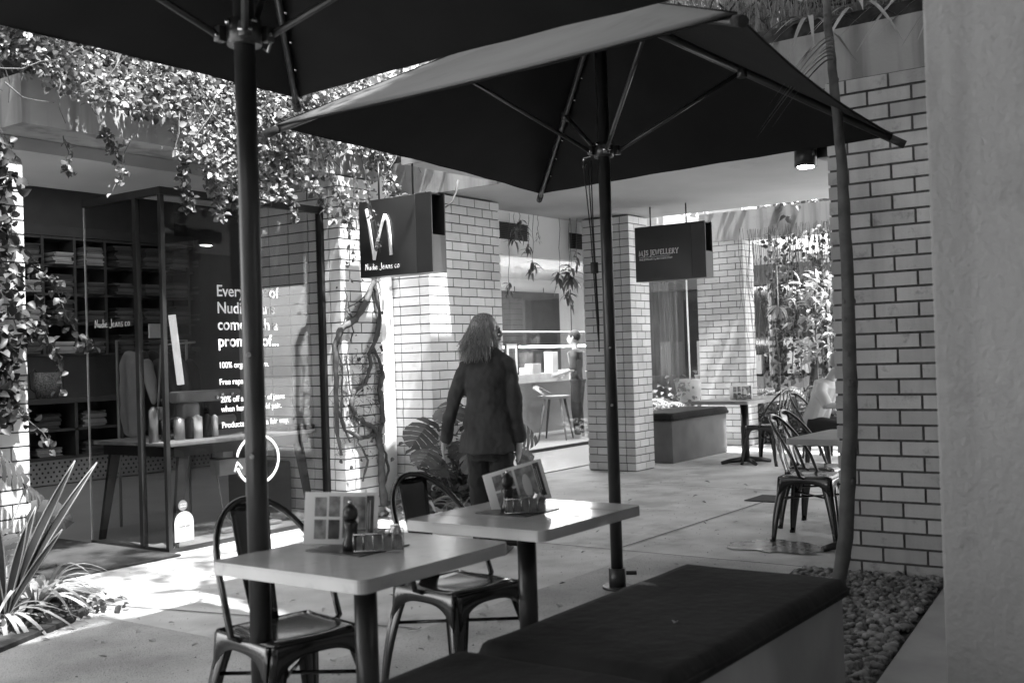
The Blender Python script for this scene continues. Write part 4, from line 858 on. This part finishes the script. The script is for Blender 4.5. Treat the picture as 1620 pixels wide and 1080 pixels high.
mon('monstera', 'split leaved plant between the sunlit pillar and the woman', 7.5, 6.1, [(-.35, -.05, .75, .34), (-.1, -.1, .90, .36), (.1, -.15, .62, .32), (.35, -.2, .72, .34), (.6, -.1, .85, .30), (-.5, -.2, .55, .3), (.2, -.25, .38, .28), (.55, -.3, .4, .3), (.85, -.15, .6, .28), (-.15, -.3, .45, .26), (-.3, -.15, .38, .2), (0, -.2, .7, .24), (.25, -.05, 1.0, .24), (.4, -.2, .55, .22), (.7, -.25, .42, .22), (-.45, -.1, .35, .2), (.15, -.3, .25, .2), (.9, -.1, .4, .22), (-.05, -.1, .55, .22)])
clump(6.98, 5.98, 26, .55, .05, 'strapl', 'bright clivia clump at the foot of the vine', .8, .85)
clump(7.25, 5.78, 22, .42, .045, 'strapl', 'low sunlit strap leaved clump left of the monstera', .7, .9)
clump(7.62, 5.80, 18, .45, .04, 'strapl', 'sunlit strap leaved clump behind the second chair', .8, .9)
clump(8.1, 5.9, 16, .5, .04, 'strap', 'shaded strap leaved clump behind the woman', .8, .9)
t = thing('dark_shrub', 'low dark small leaved shrub at the foot of the shaded brick pillar', 'shrub', (7.75, 6.1, .02)); s = MB()
for k in range(1100): s.leaf(Vector((random.gauss(0, .3), random.gauss(0, .1), abs(random.gauss(0, .26)))), rv()+Vector((0, -.3, .3)), Vector((-.3, -.5, 1))+rv(.5), uni(.05, .11), uni(.025, .05), .2, .3)
s.build('leaves', 'leafd', t)
s = MB()
for k in range(900):
    a = uni(6.7, 8.3); y = uni(5.75, 6.3); nleaf(s, Vector((a, y, .03+uni(0, .04))), uni(.03, .07), None, None, 1)
s.build('leaf_litter', 'strapl', kind='stuff', label='dry leaf litter on the bed', cat='litter')
s = MB()
for k in range(500):
    a = uni(2.6, 3.6); y = uni(5.2, 6.2); nleaf(s, Vector((a, y, .03+uni(0, .04))), uni(.03, .06), None, None, 1)
s.build('leaf_litter', 'leafd', kind='stuff', label='dark leaf litter on the left bed', cat='litter')
# fallen leaves on the paving
lf = MB().leaf((0, 0, 0), (1, 0, 0), (0, 0, 1), .055, .026, .3, .25); l0 = lf.build('fallen_leaf', 'strapl', label='small dry leaf lying on the paving', cat='leaf', group='fallen leaves on the paving'); first = True
for k in range(90):
    x, y = (uni(2.8, 4.9), uni(3.0, 5.8)) if k < 55 else (uni(4, 10), uni(2.9, 5.6))
    o = l0 if first else l0.copy()
    if not first: sc.collection.objects.link(o)
    first = False; o.location = (x, y, .012); o.rotation_euler = (uni(-.2, .2), uni(-.2, .2), uni(0, 6.28)); q = uni(.5, 1.1); o.scale = (q, q, q)
s = MB()
for k in range(1400):
    x = uni(2.6, 10.5); y = uni(2.6, 6.2); q = .004+.010*rnd()**3; a = uni(0, 6.28); s.add([(x, y, .0095), (x+q*math.cos(a), y+q*math.sin(a), .013), (x+q*math.cos(a+1.2), y+q*math.sin(a+1.2), .009)], [(0, 1, 2)])
s.build('litter', 'soil', kind='stuff', label='fine crumbs and grit on the paving', cat='litter')
# slender tree in front of the wide pillar
t = thing('tree', 'slender pale barked tree trunk in front of the wide brick pillar', 'tree', (5.5, 1.87, 0))
def tp(px, py, D=5.55): q = CAM + ray(px, py)*D; return q-Vector((5.5, 1.87, 0))
P = [(1322, 960, .060), (1328, 915, .060), (1338, 850, .066), (1342, 760, .064), (1346, 650, .062), (1344, 560, .058), (1341, 450, .054), (1336, 340, .050), (1332, 260, .046), (1324, 180, .042), (1317, 110, .038), (1311, 50, .036), (1307, 0, .035), (1302, -60, .034), (1296, -200, .03), (1300, -420, .025)]
Q = []; Rr = []
for (a, b, r1), (c, d, r2) in zip(P, P[1:]):
    for k in range(4):
        u = k/4; Q.append(tp(a+(c-a)*u, b+(d-b)*u)+rv(.002)); Rr.append((r1+(r2-r1)*u)*.60*uni(.98, 1.03))
Q.insert(0, Vector((-.04, .0, 0))); Rr.insert(0, .05)
s = MB(); s.tube(Q, Rr, 14); top = Q[-1]
for k in range(16): i = random.randrange(3, 55); q = Q[i]; a = uni(0, 6.28); s.ellip(q+Vector((math.cos(a), math.sin(a), 0))*Rr[i]*.8, (Rr[i]*.4, Rr[i]*.4, Rr[i]*.55), 8, 6)
lim = []
for k in range(9):
    a = k*.7+.3; d = Vector((math.cos(a), math.sin(a), .7)); st_ = Q[-1-random.randrange(1, 5)]; e1 = st_+d*.9; e2 = e1+Vector((d.x*1.2, d.y*1.2, uni(-.1, .6))); s.tube([st_, e1, e2], [.022, .014, .006], 6); lim += [e1, e2, e1.lerp(e2, .5)]
s.build('trunk', 'bark', t)
s = MB()
for k in range(3400):
    c = random.choice(lim); p = c+Vector((random.gauss(0, .5), random.gauss(0, .5), random.gauss(0, .35))); 
    if p.z < 4.0: continue
    nleaf(s, p, uni(.07, .13), .05)
s.build('crown', 'leafd', t)
s = MB(); [s.strapleaf(tp(1318, 60+k*6, 5.4), (-.6+uni(-.5, .5), .7), uni(.25, .4), .03, 1.2, 8, .3) for k in range(7)]; s.build('epiphyte', 'strap', t)
t = thing('tree', 'unseen tree added above the frame, its crown dapples the paving', 'tree', (-1.2, 2.6, 0))  # added out of view to dapple the paving and shade the left planting
MB().tube([(0, 0, 0), (.1, .1, 2.5), (.6, -.1, 4.5), (1.6, -.3, 6)], [.14, .11, .09, .06], 10).build('trunk', 'bark', t); s = MB()
for q in range(7): a = q*.9; s.tube([(.9, -.15, 4.9), (2.2+1.2*math.cos(a), -.2+1.0*math.sin(a), 6.2), (3.6+2.2*math.cos(a), -.2+2*math.sin(a), 6.8)], [.05, .03, .01], 6)
s.build('branches', 'bark', t); s = MB()
for k in range(5200):
    x = uni(.6, 7.2); y = uni(-2.4, 2.6); cl = noise.noise(Vector((x*.9, y*.9, 2)))
    if cl < .02: continue
    nleaf(s, Vector((x, y, uni(5.8, 7.4))), uni(.10, .19), None, None, 1.2)
for k in range(5200): nleaf(s, Vector((uni(-.6, 3.2), uni(3.4, 6.0), uni(6.0, 7.2))), uni(.12, .2), None, None, 1.2)  # extra leaves added to shade the left pillar and ivy
s.build('crown', 'leafd', t)
# planter growth above the right hand canopy and behind the umbrella
s = MB(); s.box((6.45, 1.0, 3.171), (8.2, 5.4, 3.30)); s.build('planter_soil', 'soil', label='dark soil strip on top of the canopy slab', cat='planter')
t = thing('dry_grass_planting', 'tangled dry grasses growing on top of the canopy slab', 'planting', (7, 3, 3.3)); s = MB()
for k in range(4200):
    p = Vector((uni(-.5, .6), uni(-2, 2.3), 0)); d = rv(.25)+Vector((0, 0, 1)); L = uni(.2, .75); m_ = p+d*L*.5; e = m_+(d+rv(.5))*L*.5
    s.tube([p, m_, e], [.0022, .0018, .001], 3, cap=False)
s.build('grass_blades', 'dry', t, kind='stuff')
s = MB()
for k in range(900): p = Vector((uni(-.4, .6), uni(-2, 2.3), uni(.0, .3))); s.tube([p, p+rv(.2)], .008, 4)
s.build('undergrowth', 'soil', t, kind='stuff')
for i, (y, L) in enumerate(((1.75, .5), (2.05, .6), (2.35, .45), (1.5, .55), (2.9, .5))):
    c = clump(6.5, y, 16, L, .035, 'strap', ('bromeliad on the canopy edge nearest the grey rendered wall', 'bromeliad on the canopy edge just left of the tree trunk', 'small bromeliad on the canopy edge by the umbrella corner', 'bromeliad mostly behind the grey rendered wall', 'bromeliad behind the umbrella top')[i], .55, 1.1, 'bromeliads on the canopy edge', 'bromeliad'); c.location.z = 3.3
b = MB(); b.prism([(7.8, 7.0), (14, 7.0), (14, 9.5), (7.8, 9.5)], 3.2, 4.1); b.build('planter_bank', 'soil', label='planted bank on the roof behind the umbrella top', cat='planter')
t = thing('roof_shrub', 'bright loose shrub growing on the roof behind the umbrella', 'shrub', (9.5, 6.3, 3.17)); s = MB(); st = MB()
for k in range(9000):
    x = uni(-2.2, 3.4); z = rnd()**.8*1.9; y = .0+z*.6+uni(-.25, .25)+.3*noise.noise(Vector((x*2, z*2, 1)))
    nleaf(s, Vector((x, y, z)), uni(.05, .11), None, (-.5, -1, .5))
for k in range(120):
    p = Vector((uni(-2, 3.2), .3, uni(0, .8))); st.tube([p, p+Vector((uni(-.3, .3), 0, .4)), p+Vector((uni(-.6, .6), .1, .9))], [.008, .006, .003], 5)
s.build('leaves', 'strapl', t); st.build('stems', 'vinewood', t)
# hanging plants by the white bulkhead
def hanger(px, py0, py1, Y, n, L, label, m='strap'):
    A = gy(px, py0, Y); B = gy(px, py1, Y); A.z = min(A.z, 2.86); t = thing('hanging_plant', label, 'plant', tuple(A), 0, 'plants hanging from the canopy soffit'); D = B-A
    pts = [D*(k/6)+Vector((.012*math.sin(k*2+px), 0, 0)) for k in range(7)]; MB().tube(pts, .0028, 5).build('stem', 'vinewood', t); s = MB()
    for k in range(n):
        a = uni(0, 6.28); d = Vector((math.cos(a), math.sin(a), uni(-1.4, .5))); s.leaf(D+Vector((0, 0, uni(-.08, .08))), d, Vector((0, 0, 1))+rv(.3), L*uni(.7, 1.2), L*.24, .2, .5)
    s.build('leaves', m, t)
for a in ((813, 337, 372, 6.5, 12, .12, 'small spidery plant hanging in front of the wide vent'), (805, 337, 455, 6.6, 14, .10, 'leafy tuft on a long stem left of the shop interior'), (836, 340, 398, 6.55, 12, .10, 'star shaped tuft just under the wide vent'), (843, 340, 422, 6.6, 16, .12, 'drooping leaf tuft under the wide vent'),
          (822, 337, 360, 6.6, 12, .13, 'pale strappy plant hanging over the wide vent'), (851, 340, 372, 6.6, 8, .05, 'tiny tuft hanging between the two vents'), (903, 345, 432, 6.4, 24, .17, 'large leafy plant hanging beside the slim brick pillar'), (885, 345, 440, 6.4, 18, .13, 'leafy plant hanging left of the large one'), (900, 345, 470, 6.4, 14, .12, 'lowest hanging plant tuft near the slim brick pillar'), (912, 345, 410, 6.4, 12, .10, 'curling plant touching the slim brick pillar')): hanger(*a)
t = thing('dangling_twig', 'bare curved twig dangling over the right end of the N sign', 'twig', tuple(gy(725, 290, 5.9))); o2 = gy(725, 290, 5.9)
MB().tube([gy(*p, 5.9)-o2 for p in ((724, 285), (722, 303), (715, 320), (704, 328), (697, 333))], [.010, .009, .008, .007, .004], 6).build('stem', 'vinewood', t)
# far garden
def hangvine(x, y, z0, z1, n, label, m='leafd', L=(.05, .10), sp=.09):
    t = thing('hanging_vine', label, 'vine', (x, y, z0), 0, 'vines hanging by the far beam'); s = MB(); D = z1-z0
    for k in range(3): MB().tube([(uni(-.04, .04), uni(-.04, .04), D*q/6) for q in range(7)], .005, 5).build('stem', 'vinewood', t)
    for k in range(n): nleaf(s, Vector((random.gauss(0, sp), random.gauss(0, sp), D*rnd())), uni(*L), None, (-1, 0, .3))
    s.build('leaves', m, t)
hv = [(13.75, 5.55, 2.8, .8, 260, 'leafy vine column hanging nearest the far brick pillar', 'leafd'), (13.7, 5.25, 2.8, .9, 240, 'dark vine column second from the far brick pillar', 'leafd'), (13.75, 4.95, 2.85, .8, 200, 'thin vine column third from the far brick pillar', 'leafd'),
      (13.6, 4.75, 2.9, 1.0, 200, 'pale leaved vine beside the dark trunk', 'strapl'), (13.6, 4.45, 3.1, .9, 260, 'dense dark vine fourth along the far beam', 'leafd'), (13.5, 4.2, 3.1, .7, 300, 'dense dark vine next to the wide pillar, farther one', 'leafd'), (13.4, 3.95, 3.1, .6, 320, 'dense dark vine next to the wide pillar, nearer one', 'leafd'), (13.3, 4.1, 3.3, 2.3, 300, 'leafy knot of vine over the end of the far beam', 'leafd')]
for h in hv: hangvine(*h)
t = thing('pale_epiphyte', 'pale broad leaved plant hanging on a long white stem in the far garden', 'plant', tuple(gx(1231, 485, 12.6))); MB().tube([(0, 0, .5), (0, 0, 0)], .006, 6).build('stem', 'pot', t); s = MB()
for k in range(12): a = k*2.4; s.leaf((0, 0, 0), (math.cos(a), math.sin(a), -1.2+.25*k*.5), (0, 0, 1), .19, .055, .2, .3)
s.build('leaves', 'strapl', t)
t = thing('broad_leaved_shrub', 'bright broad leaved plant in sun beside the dark garden trunk', 'shrub', (12.9, 4.72, 1.2)); s = MB()
for k in range(170): p = Vector((random.gauss(0, .12), random.gauss(0, .14), uni(-.1, 1.0))); s.leaf(p, rv()+Vector((-.2, .4, .2)), Vector((-.3, -.5, 1))+rv(.4), uni(.10, .18), .05, .2, .3)
s.build('leaves', 'strapl', t)
MB().tube([(0, 0, -1.2), (0, 0, .9)], .012, 6).build('stem', 'vinewood', t)
t = thing('garden_tree', 'dark curved tree trunk in the far garden', 'tree', (14.6, 4.9, 0)); P = [gx(*p, 14.6)-Vector((14.6, 4.9, 0)) for p in ((1288, 640), (1290, 600), (1296, 560), (1294, 520), (1296, 460), (1300, 400))]
MB().tube([(P[0].x, P[0].y, 0)]+P, [.09, .085, .08, .07, .06, .05, .04], 10).build('trunk', 'blackm', t); s = MB()
for k in range(900): nleaf(s, P[-1]+Vector((random.gauss(0, .6), random.gauss(0, .5), random.gauss(1.2, .4))), uni(.08, .14))
for k in range(4200): nleaf(s, Vector((uni(-4.4, -2.1), uni(-2.4, 1.6), uni(3.3, 5.2))), uni(.16, .34))  # unseen leaf mass added to shade the distant bench
s.build('crown', 'leafd', t)
def fern(x, y, z, n, L, label, m='strapl'):
    t = thing('fern', label, 'fern', (x, y, z), 0, 'ferns in the far garden'); s = MB()
    for k in range(n):
        a = k*2.4+rnd()*.4; d = Vector((math.cos(a), math.sin(a), 0)); Lk = L*uni(.7, 1.1)
        pr_ = []
        for i in range(14):
            q = i/13; c = d*Lk*q*.8+Vector((0, 0, Lk*(.9*q-.85*q*q))); pr_.append(c)
            if i > 1:
                t_ = (pr_[-1]-pr_[-2]).normalized(); sd = t_.cross(Vector((0, 0, 1))).normalized()
                for sg in (-1, 1): s.leaf(c, sd*sg+t_*.4, (0, 0, 1), Lk*.26*math.sin(min(1, 1.15-q)*1.5), Lk*.04, .1, .2)
    s.build('fronds', m, t)
for a in ((14.9, 6.35, .55, 22, .62, 'sunlit fern right beside the far brick pillar'), (14.7, 5.95, .6, 22, .6, 'sunlit fern in the middle of the far garden bed'), (14.9, 5.55, .6, 20, .6, 'fern with upright striped fronds left of the dark trunk'), (14.5, 5.2, .35, 18, .5, 'low fern in front of the dark trunk'),
          (13.2, 7.35, .55, 16, .5, 'fern behind the distant low bench, left one'), (13.7, 7.25, .5, 16, .45, 'fern behind the distant low bench, right one')): fern(*a)
s = MB(); s.cbox((14.4, 4.2, 0), (15.6, 6.6, .45), .02); s.build('garden_planter', 'soil', label='dark planter bed holding the far ferns', cat='planter')
s = MB()
for k in range(5200): nleaf(s, Vector((14.35+uni(-.1, .5), uni(4.0, 6.6), rnd()**1.3*.65)), uni(.03, .07), None, (-1, 0, .6))
s.build('ground_cover', 'strap', kind='stuff', label='mixed leafy ground cover in the far garden', cat='ground cover')
for k, (x, y, h) in enumerate(((14.9, 7.45, .55), (15.4, 7.35, .6))):
    s = MB(); s.loft([((0, 0, 0), .16, .16), ((0, 0, .32), .22, .22), ((0, 0, .34), .23, .23)], 20); s.build('plant_pot', 'pot', label='%s pale planter pot behind the distant low bench' % ('left', 'right')[k], cat='plant pot', loc=(x, y, h))
s = MB()
for k in range(700): nleaf(s, Vector((uni(13.2, 15.8), uni(7.2, 7.5), uni(.2, 1.0)*rnd()+.1)), uni(.05, .09), None, (-1, -.4, .6))
s.build('potted_foliage', 'strap', label='leafy foliage behind the distant low bench', cat='plant')
t = thing('aerial_roots', 'curtain of thin dark aerial roots hanging beside the wide brick pillar', 'roots', (13.5, 4.6, 2.9)); s = MB()
for k in range(110):
    y = uni(-.75, 1.3); x = uni(-.2, .4); L = uni(.8, 2.4); a = uni(0, 6); s.tube([(x+.02*math.sin(a+q), y+.03*math.sin(a+q*1.3), -L*q/6) for q in range(7)], .004, 3, cap=False)
s.build('root_strands', 'vinewood', t, kind='stuff')
# building and greenery beyond
t = thing('far_building', 'brick building with dark windows beyond the far garden', 'building', (19, 5, 0))
s = MB(); s.box((0, -6, 0), (3, 6.5, .8)); s.box((0, -6, 2.5), (3, 6.5, 3.4)); s.build('wall', 'shopmid', t); s = MB(); s.box((.3, -6, .8), (.4, 6.5, 2.5)); s.build('window', 'glassdark', t)
for k in range(12): s = MB(); s.box((.05, -6+k*1.1, .8), (.29, -5.93+k*1.1, 2.5)); s.build('window_frame', 'metalg', t)
for k in range(7): s = MB(); s.box((.1, -.55+k*.9, .85), (.28, -.15+k*.9, 1.2+.3*(k % 2))); s.build('window_display', 'panel', t)
t = thing('white_downpipe', 'slim white pole beside the far brick pillar', 'pole', (14.6, 6.27, 0)); MB().tube([(0, 0, 0), (0, 0, 2.75)], .014, 8).build('pipe', 'pot', t); MB().tube([(0, 0, 2.74), (-.02, .25, 2.70)], .012, 6).build('bracket', 'pot', t)
t = thing('hedge', 'mass of bright trees far beyond the roofs', 'trees', (24, 10, 2)); s = MB()
for k in range(6000): nleaf(s, Vector((uni(-2, 2), uni(-9, 9), uni(0, 3.2)+.8*noise.noise(Vector((k*.01, 0, 0))))), uni(.15, .3), None, (-1, 0, .5))
s.build('leaves', 'leafl', t, kind='stuff')
# ================================================================== PEOPLE
def remesh(o, vox=.008, sm=2):
    md = o.modifiers.new('skin', 'REMESH'); md.mode = 'VOXEL'; md.voxel_size = vox; md.use_smooth_shade = True
    if sm: k = o.modifiers.new('soften', 'SMOOTH'); k.factor = .5; k.iterations = sm
    return o
def cloth(o, size, strength):
    tx = bpy.data.textures.new('cloth_folds', 'CLOUDS'); tx.noise_scale = size; tx.noise_depth = 2
    e = bpy.data.objects.new('x', None); dm = o.modifiers.new('folds', 'DISPLACE'); bpy.data.objects.remove(e); dm.texture = tx; dm.strength = strength; dm.mid_level = .5; dm.texture_coords = 'LOCAL'
    k = o.modifiers.new('soften2', 'SMOOTH'); k.factor = .5; k.iterations = 1; return o
def hand(mb, wr, d, nrm, side, L=.17, curl=.5):
    wr, d, nrm = Vector(wr), Vector(d).normalized(), Vector(nrm).normalized(); sdv = d.cross(nrm).normalized()*side
    mb.tube([wr-d*.02, wr+d*.03, wr+d*.085], [.024, .034, .036], 10, flat=.55, upv=nrm)
    for k, (off, ln) in enumerate(((-.028, .070), (-.010, .080), (.009, .075), (.026, .058))):
        p = wr+d*.08+sdv*off; q = p; dd = d.copy(); pts = [p]
        for i in range(3): q = q+dd*ln/3; pts.append(q); dd = (dd+nrm*curl*.5).normalized()
        mb.tube(pts, [.0095, .009, .0085, .007], 7)
    p = wr+d*.02-sdv*.03; mb.tube([p, p+(d*.6-sdv*.6).normalized()*.035, p+(d*.8-sdv*.45).normalized()*.068+nrm*.01], [.012, .011, .008], 7)
def head(mb, c, yawh, s=1.0):
    # skull, jaw, nose, lips, ears, eyes; yawh = direction the face looks, local angle
    c = Vector(c); f = Vector((math.cos(yawh), math.sin(yawh), 0)); r_ = Vector((f.y, -f.x, 0)); u = Vector((0, 0, 1))
    def P(a, b, z): return c+f*a*s+r_*b*s+u*z*s
    mb.ellip(c, (.078*s, .078*s, .108*s)); mb.ellip(P(-.02, 0, .02), (.082*s, .082*s, .09*s)); mb.ellip(P(.03, 0, -.06), (.052*s, .052*s, .052*s)); mb.ellip(P(.05, 0, -.085), (.028*s, .028*s, .022*s))
    mb.tube([P(.075, 0, .025), P(.092, 0, -.005), P(.106, 0, -.028), P(.085, 0, -.036)], [.009, .011, .014, .010], 8)
    mb.tube([P(.086, .02, -.062), P(.094, 0, -.060), P(.086, -.02, -.062)], [.006, .009, .006], 7)
    for q in (-1, 1):
        mb.ellip(P(.072, .032*q, .005), (.012*s, .012*s, .010*s), 8, 6); mb.tube([P(.078, .016*q, .03), P(.08, .03*q, .034), P(.07, .05*q, .03)], .006, 6); mb.ellip(P(-.005, .082*q, -.005), (.014*s, .014*s, .030*s), 8, 6)
    return P
wx, wy = 5.96, 4.50
t = thing('person', 'woman in a loose dark jacket seen from behind, head turned right', 'person', (wx, wy, 0), R(-66)); t.scale = (.93, 1, 1)
s = MB(); P = head(s, (.005, .03, 1.495), R(10), .98)
s.tube([(0, 0, 1.30), (0, .01, 1.38), (.005, .025, 1.45)], [.06, .052, .05], 12)
s.loft([((0, 0, .80), .15, .10), ((0, 0, 1.0), .12, .085), ((0, 0, 1.2), .15, .095), ((0, 0, 1.32), .14, .07)], 16)
s.tube([(-.14, 0, 1.31), (-.25, -.03, 1.02), (-.345, .0, .77)], [.042, .036, .026], 10); s.tube([(.14, 0, 1.31), (.198, -.03, 1.03), (.210, .03, .76)], [.042, .036, .026], 10)
s.tube([(-.08, 0, .85), (-.09, .10, .47), (-.10, .22, .08)], [.08, .055, .035], 10); s.tube([(.08, 0, .85), (.09, -.02, .47), (.10, -.06, .08)], [.08, .055, .035], 10)
hand(s, (-.345, .0, .77), (-.12, .02, -1), (.9, .3, 0), 1); hand(s, (.210, .03, .745), (0, .08, -1), (-1, .2, 0), -1)
remesh(s.build('body', 'skin', t), .006, 1)
s = MB(); s.loft([((-.02, 0, .670), .212, .165), ((-.015, 0, .70), .208, .162), ((0, 0, .85), .19, .145), ((0, -.005, 1.0), .168, .125), ((0, -.01, 1.13), .170, .120), ((0, -.01, 1.24), .178, .108), ((0, -.005, 1.305), .168, .086), ((0, 0, 1.345), .125, .075), ((0, .005, 1.368), .09, .068), ((0, .01, 1.385), .068, .062)], 28)
def sleeve(pts, rads): s.tube(pts, rads, 14)
sleeve([(.10, 0, 1.305), (.158, -.005, 1.262), (.188, -.02, 1.13), (.200, -.03, 1.02), (.206, .0, .88), (.212, .03, .745)], [.055, .062, .058, .055, .054, .052])
sleeve([(-.10, 0, 1.305), (-.160, -.01, 1.262), (-.205, -.03, 1.13), (-.250, -.035, 1.02), (-.30, -.015, .88), (-.345, .0, .745)], [.055, .062, .057, .053, .048, .044])
s.tube([(-.06, -.075, 1.375), (0, -.085, 1.39), (.06, -.075, 1.375)], [.018, .022, .018], 8)
jk = remesh(s.build('jacket', 'jacket', t), .007, 3)
cloth(jk, .13, .048)
s = MB(); s.loft([((0, 0, .62), .155, .125), ((0, 0, .78), .15, .12), ((0, 0, .92), .13, .10)], 20)
s.tube([(-.085, .0, .72), (-.095, .06, .50), (-.10, .14, .28), (-.10, .20, .08), (-.10, .22, .035)], [.095, .092, .094, .10, .104], 16); s.tube([(.085, 0, .72), (.092, -.01, .50), (.10, -.03, .28), (.105, -.05, .10), (.105, -.06, .045)], [.095, .092, .094, .10, .102], 16)
for k in range(14):
    sg = random.choice((-1, 1)); x = sg*.09+uni(-.06, .06); y = (.10 if sg < 0 else -.03)-.085; s.tube([(x, y, uni(.45, .6)), (x+uni(-.02, .02), y+(.05 if sg < 0 else -.005), .3), (x+uni(-.02, .02), y+(.09 if sg < 0 else -.02), .1)], [.003, .011, .004], 6)
cloth(remesh(s.build('trousers', 'trouser', t), .008, 2), .09, .028)
for sg, y in ((-1, .22), (1, -.07)):
    s = MB(); s.tube([(sg*.10, y-.10, .045), (sg*.10, y-.03, .05), (sg*.10, y+.08, .035), (sg*.10, y+.15, .025)], [.034, .040, .040, .028], 12, flat=.9); s.box((sg*.10-.036, y-.12, 0), (sg*.10+.036, y+.17, .018)); remesh(s.build('shoe', 'black', t), .005, 1)
s = MB(); c = P(-.022, 0, .03); s.ellip(c, (.098, .10, .092)); s.ellip(P(-.05, 0, -.03), (.085, .10, .10)); s.ellip((-.03, -.05, 1.41), (.095, .05, .075)); s.build('hair', 'hair', t)
s = MB()
hc = Vector(P(-.03, 0, .035)); fdir = Vector((math.cos(R(10)), math.sin(R(10)), 0))
for k in range(4200):
    a = uni(0, 2*math.pi); el = uni(-.15, 1.45); n_ = Vector((math.cos(a)*math.cos(el), math.sin(a)*math.cos(el), math.sin(el)))
    if n_.dot(fdir) > .45 and n_.z < .75: continue
    p = hc+Vector((n_.x*.098, n_.y*.098, n_.z*.094)); L = (p.z-uni(1.275, 1.42)); out = Vector((n_.x, n_.y, 0))
    if out.length < .1: out = Vector((-.7, -.5, 0))
    out.normalize(); back = -fdir*.02
    ph = uni(0, 6.28); wv = uni(.004, .010); fq = uni(1.5, 3.5); pts = []; spread = uni(.0, .075)
    for i in range(10):
        q = i/9; r_ = .006+.012*math.sin(q*3.1)+spread*q*q*1.1
        pts.append(Vector((p.x+out.x*r_+back.x*q, p.y+out.y*r_+back.y*q, p.z-L*q+(.015 if i == 0 else 0)*0))+Vector((math.cos(ph+q*fq*6.28), math.sin(ph+q*fq*6.28), 0))*wv*min(1, q*3))
    s.tube(pts, [.0015]*8+[.0013, .0008], 3, cap=False)
s.build('hair_strands', 'hair', t)
s = MB()
for q in (-1, 1):
    cc = Vector(P(.088, .032*q, .006)); s.tube([cc+Vector((-fdir.y, fdir.x, 0))*.022*math.cos(k*.524)+Vector((0, 0, .020*math.sin(k*.524))) for k in range(13)], .0018, 5); s.tube([Vector(P(.085, .055*q, .01)), Vector(P(0, .085*q, .012))], .0016, 5)
s.build('glasses', 'black', t)
def figure(label, loc, rz, pose, shirt, trous, hcol='hair'):
    t = thing('person', label, 'person', loc, rz); s = MB(); hip = Vector(pose['hip']); ch_ = Vector(pose['chest']); hd = Vector(pose['head'])
    Pf = head(s, hd, R(90)); s.tube([ch_, (ch_+hd)/2, hd-Vector((0, 0, .05))], [.06, .05, .05], 10)
    s.tube([hip, hip.lerp(ch_, .5), ch_], [.14, .12, .14], 14)
    for sx in (-1, 1):
        A = [ch_+Vector((sx*.15, 0, -.02))]+[Vector((sx*p[0], p[1], p[2])) for p in pose['arm']]; s.tube(A, [.045, .038, .026], 10); hand(s, A[-1], A[-1]-A[-2], (-sx, 0, .2), sx)
        L = [hip+Vector((sx*.09, 0, 0))]+[Vector((sx*p[0], p[1], p[2])) for p in pose['leg']]; s.tube(L, [.08, .055, .036], 10)
    remesh(s.build('body', 'skin', t), .009, 1); s = MB()
    d = ch_-hip; s.tube([hip-d*.08, hip.lerp(ch_, .5), ch_, ch_+d*.12], [.165, .15, .175, .08], 18, flat=.75, upv=(0, 1, 0))
    for sx in (-1, 1): A = [ch_+Vector((sx*.13, 0, 0)), ch_+Vector((sx*.19, .0, -.08)), Vector((sx*pose['arm'][0][0], pose['arm'][0][1], pose['arm'][0][2]))]; s.tube(A, [.06, .065, .055], 12)
    remesh(s.build('shirt', shirt, t), .009, 2); s = MB(); s.ellip(hip, (.16, .13, .12))
    for sx in (-1, 1):
        L = [hip+Vector((sx*.08, 0, 0))]+[Vector((sx*p[0], p[1], p[2])) for p in pose['leg']]; s.tube(L, [.10, .075, .06], 14)
    remesh(s.build('trousers', trous, t), .009, 2)
    for sx in (-1, 1):
        f_ = Vector((sx*pose['leg'][-1][0], pose['leg'][-1][1], 0)); s = MB(); s.tube([f_+Vector((0, -.06, .05)), f_+Vector((0, .06, .05)), f_+Vector((0, .17, .03))], [.042, .044, .03], 10); s.box((f_.x-.038, f_.y-.09, 0), (f_.x+.038, f_.y+.19, .02)); remesh(s.build('shoe', 'pot', t), .007, 1)
    s = MB(); s.ellip(hd+Vector((0, -.02, .03)), (.09, .095, .095)); s.build('hair', hcol, t); return t
figure('shop assistant in grey top and dark trousers standing inside the jewellery shop', (14.55, 9.2, 0), R(20), dict(hip=(0, 0, .92), chest=(0, .02, 1.35), head=(0, .05, 1.58), arm=[(.25, .03, 1.08), (.2, .25, 1.02)], leg=[(.10, .03, .48), (.10, 0, .06)]), 'denim', 'trouser', 'blackm')
figure('customer in a pale shirt sitting hunched at the far right table', (11.0, 4.08, 0), R(178), dict(hip=(0, 0, .52), chest=(0, .16, .93), head=(0, .30, 1.15), arm=[(.24, .25, .72), (.12, .48, .74)], leg=[(.12, .42, .50), (.13, .40, .06)]), 'shirt', 'trouser')
put(copy_tree(ch), 11.0, 4.05, R(178), 'black steel chair carrying the seated customer in the pale shirt')

for o in [q for q in bpy.data.objects if q.name.startswith('hanging_jacket')]:
    k = o.modifiers.new('subdivide', 'SUBSURF'); k.levels = 2; k.render_levels = 2; cloth(o, .12, .05)
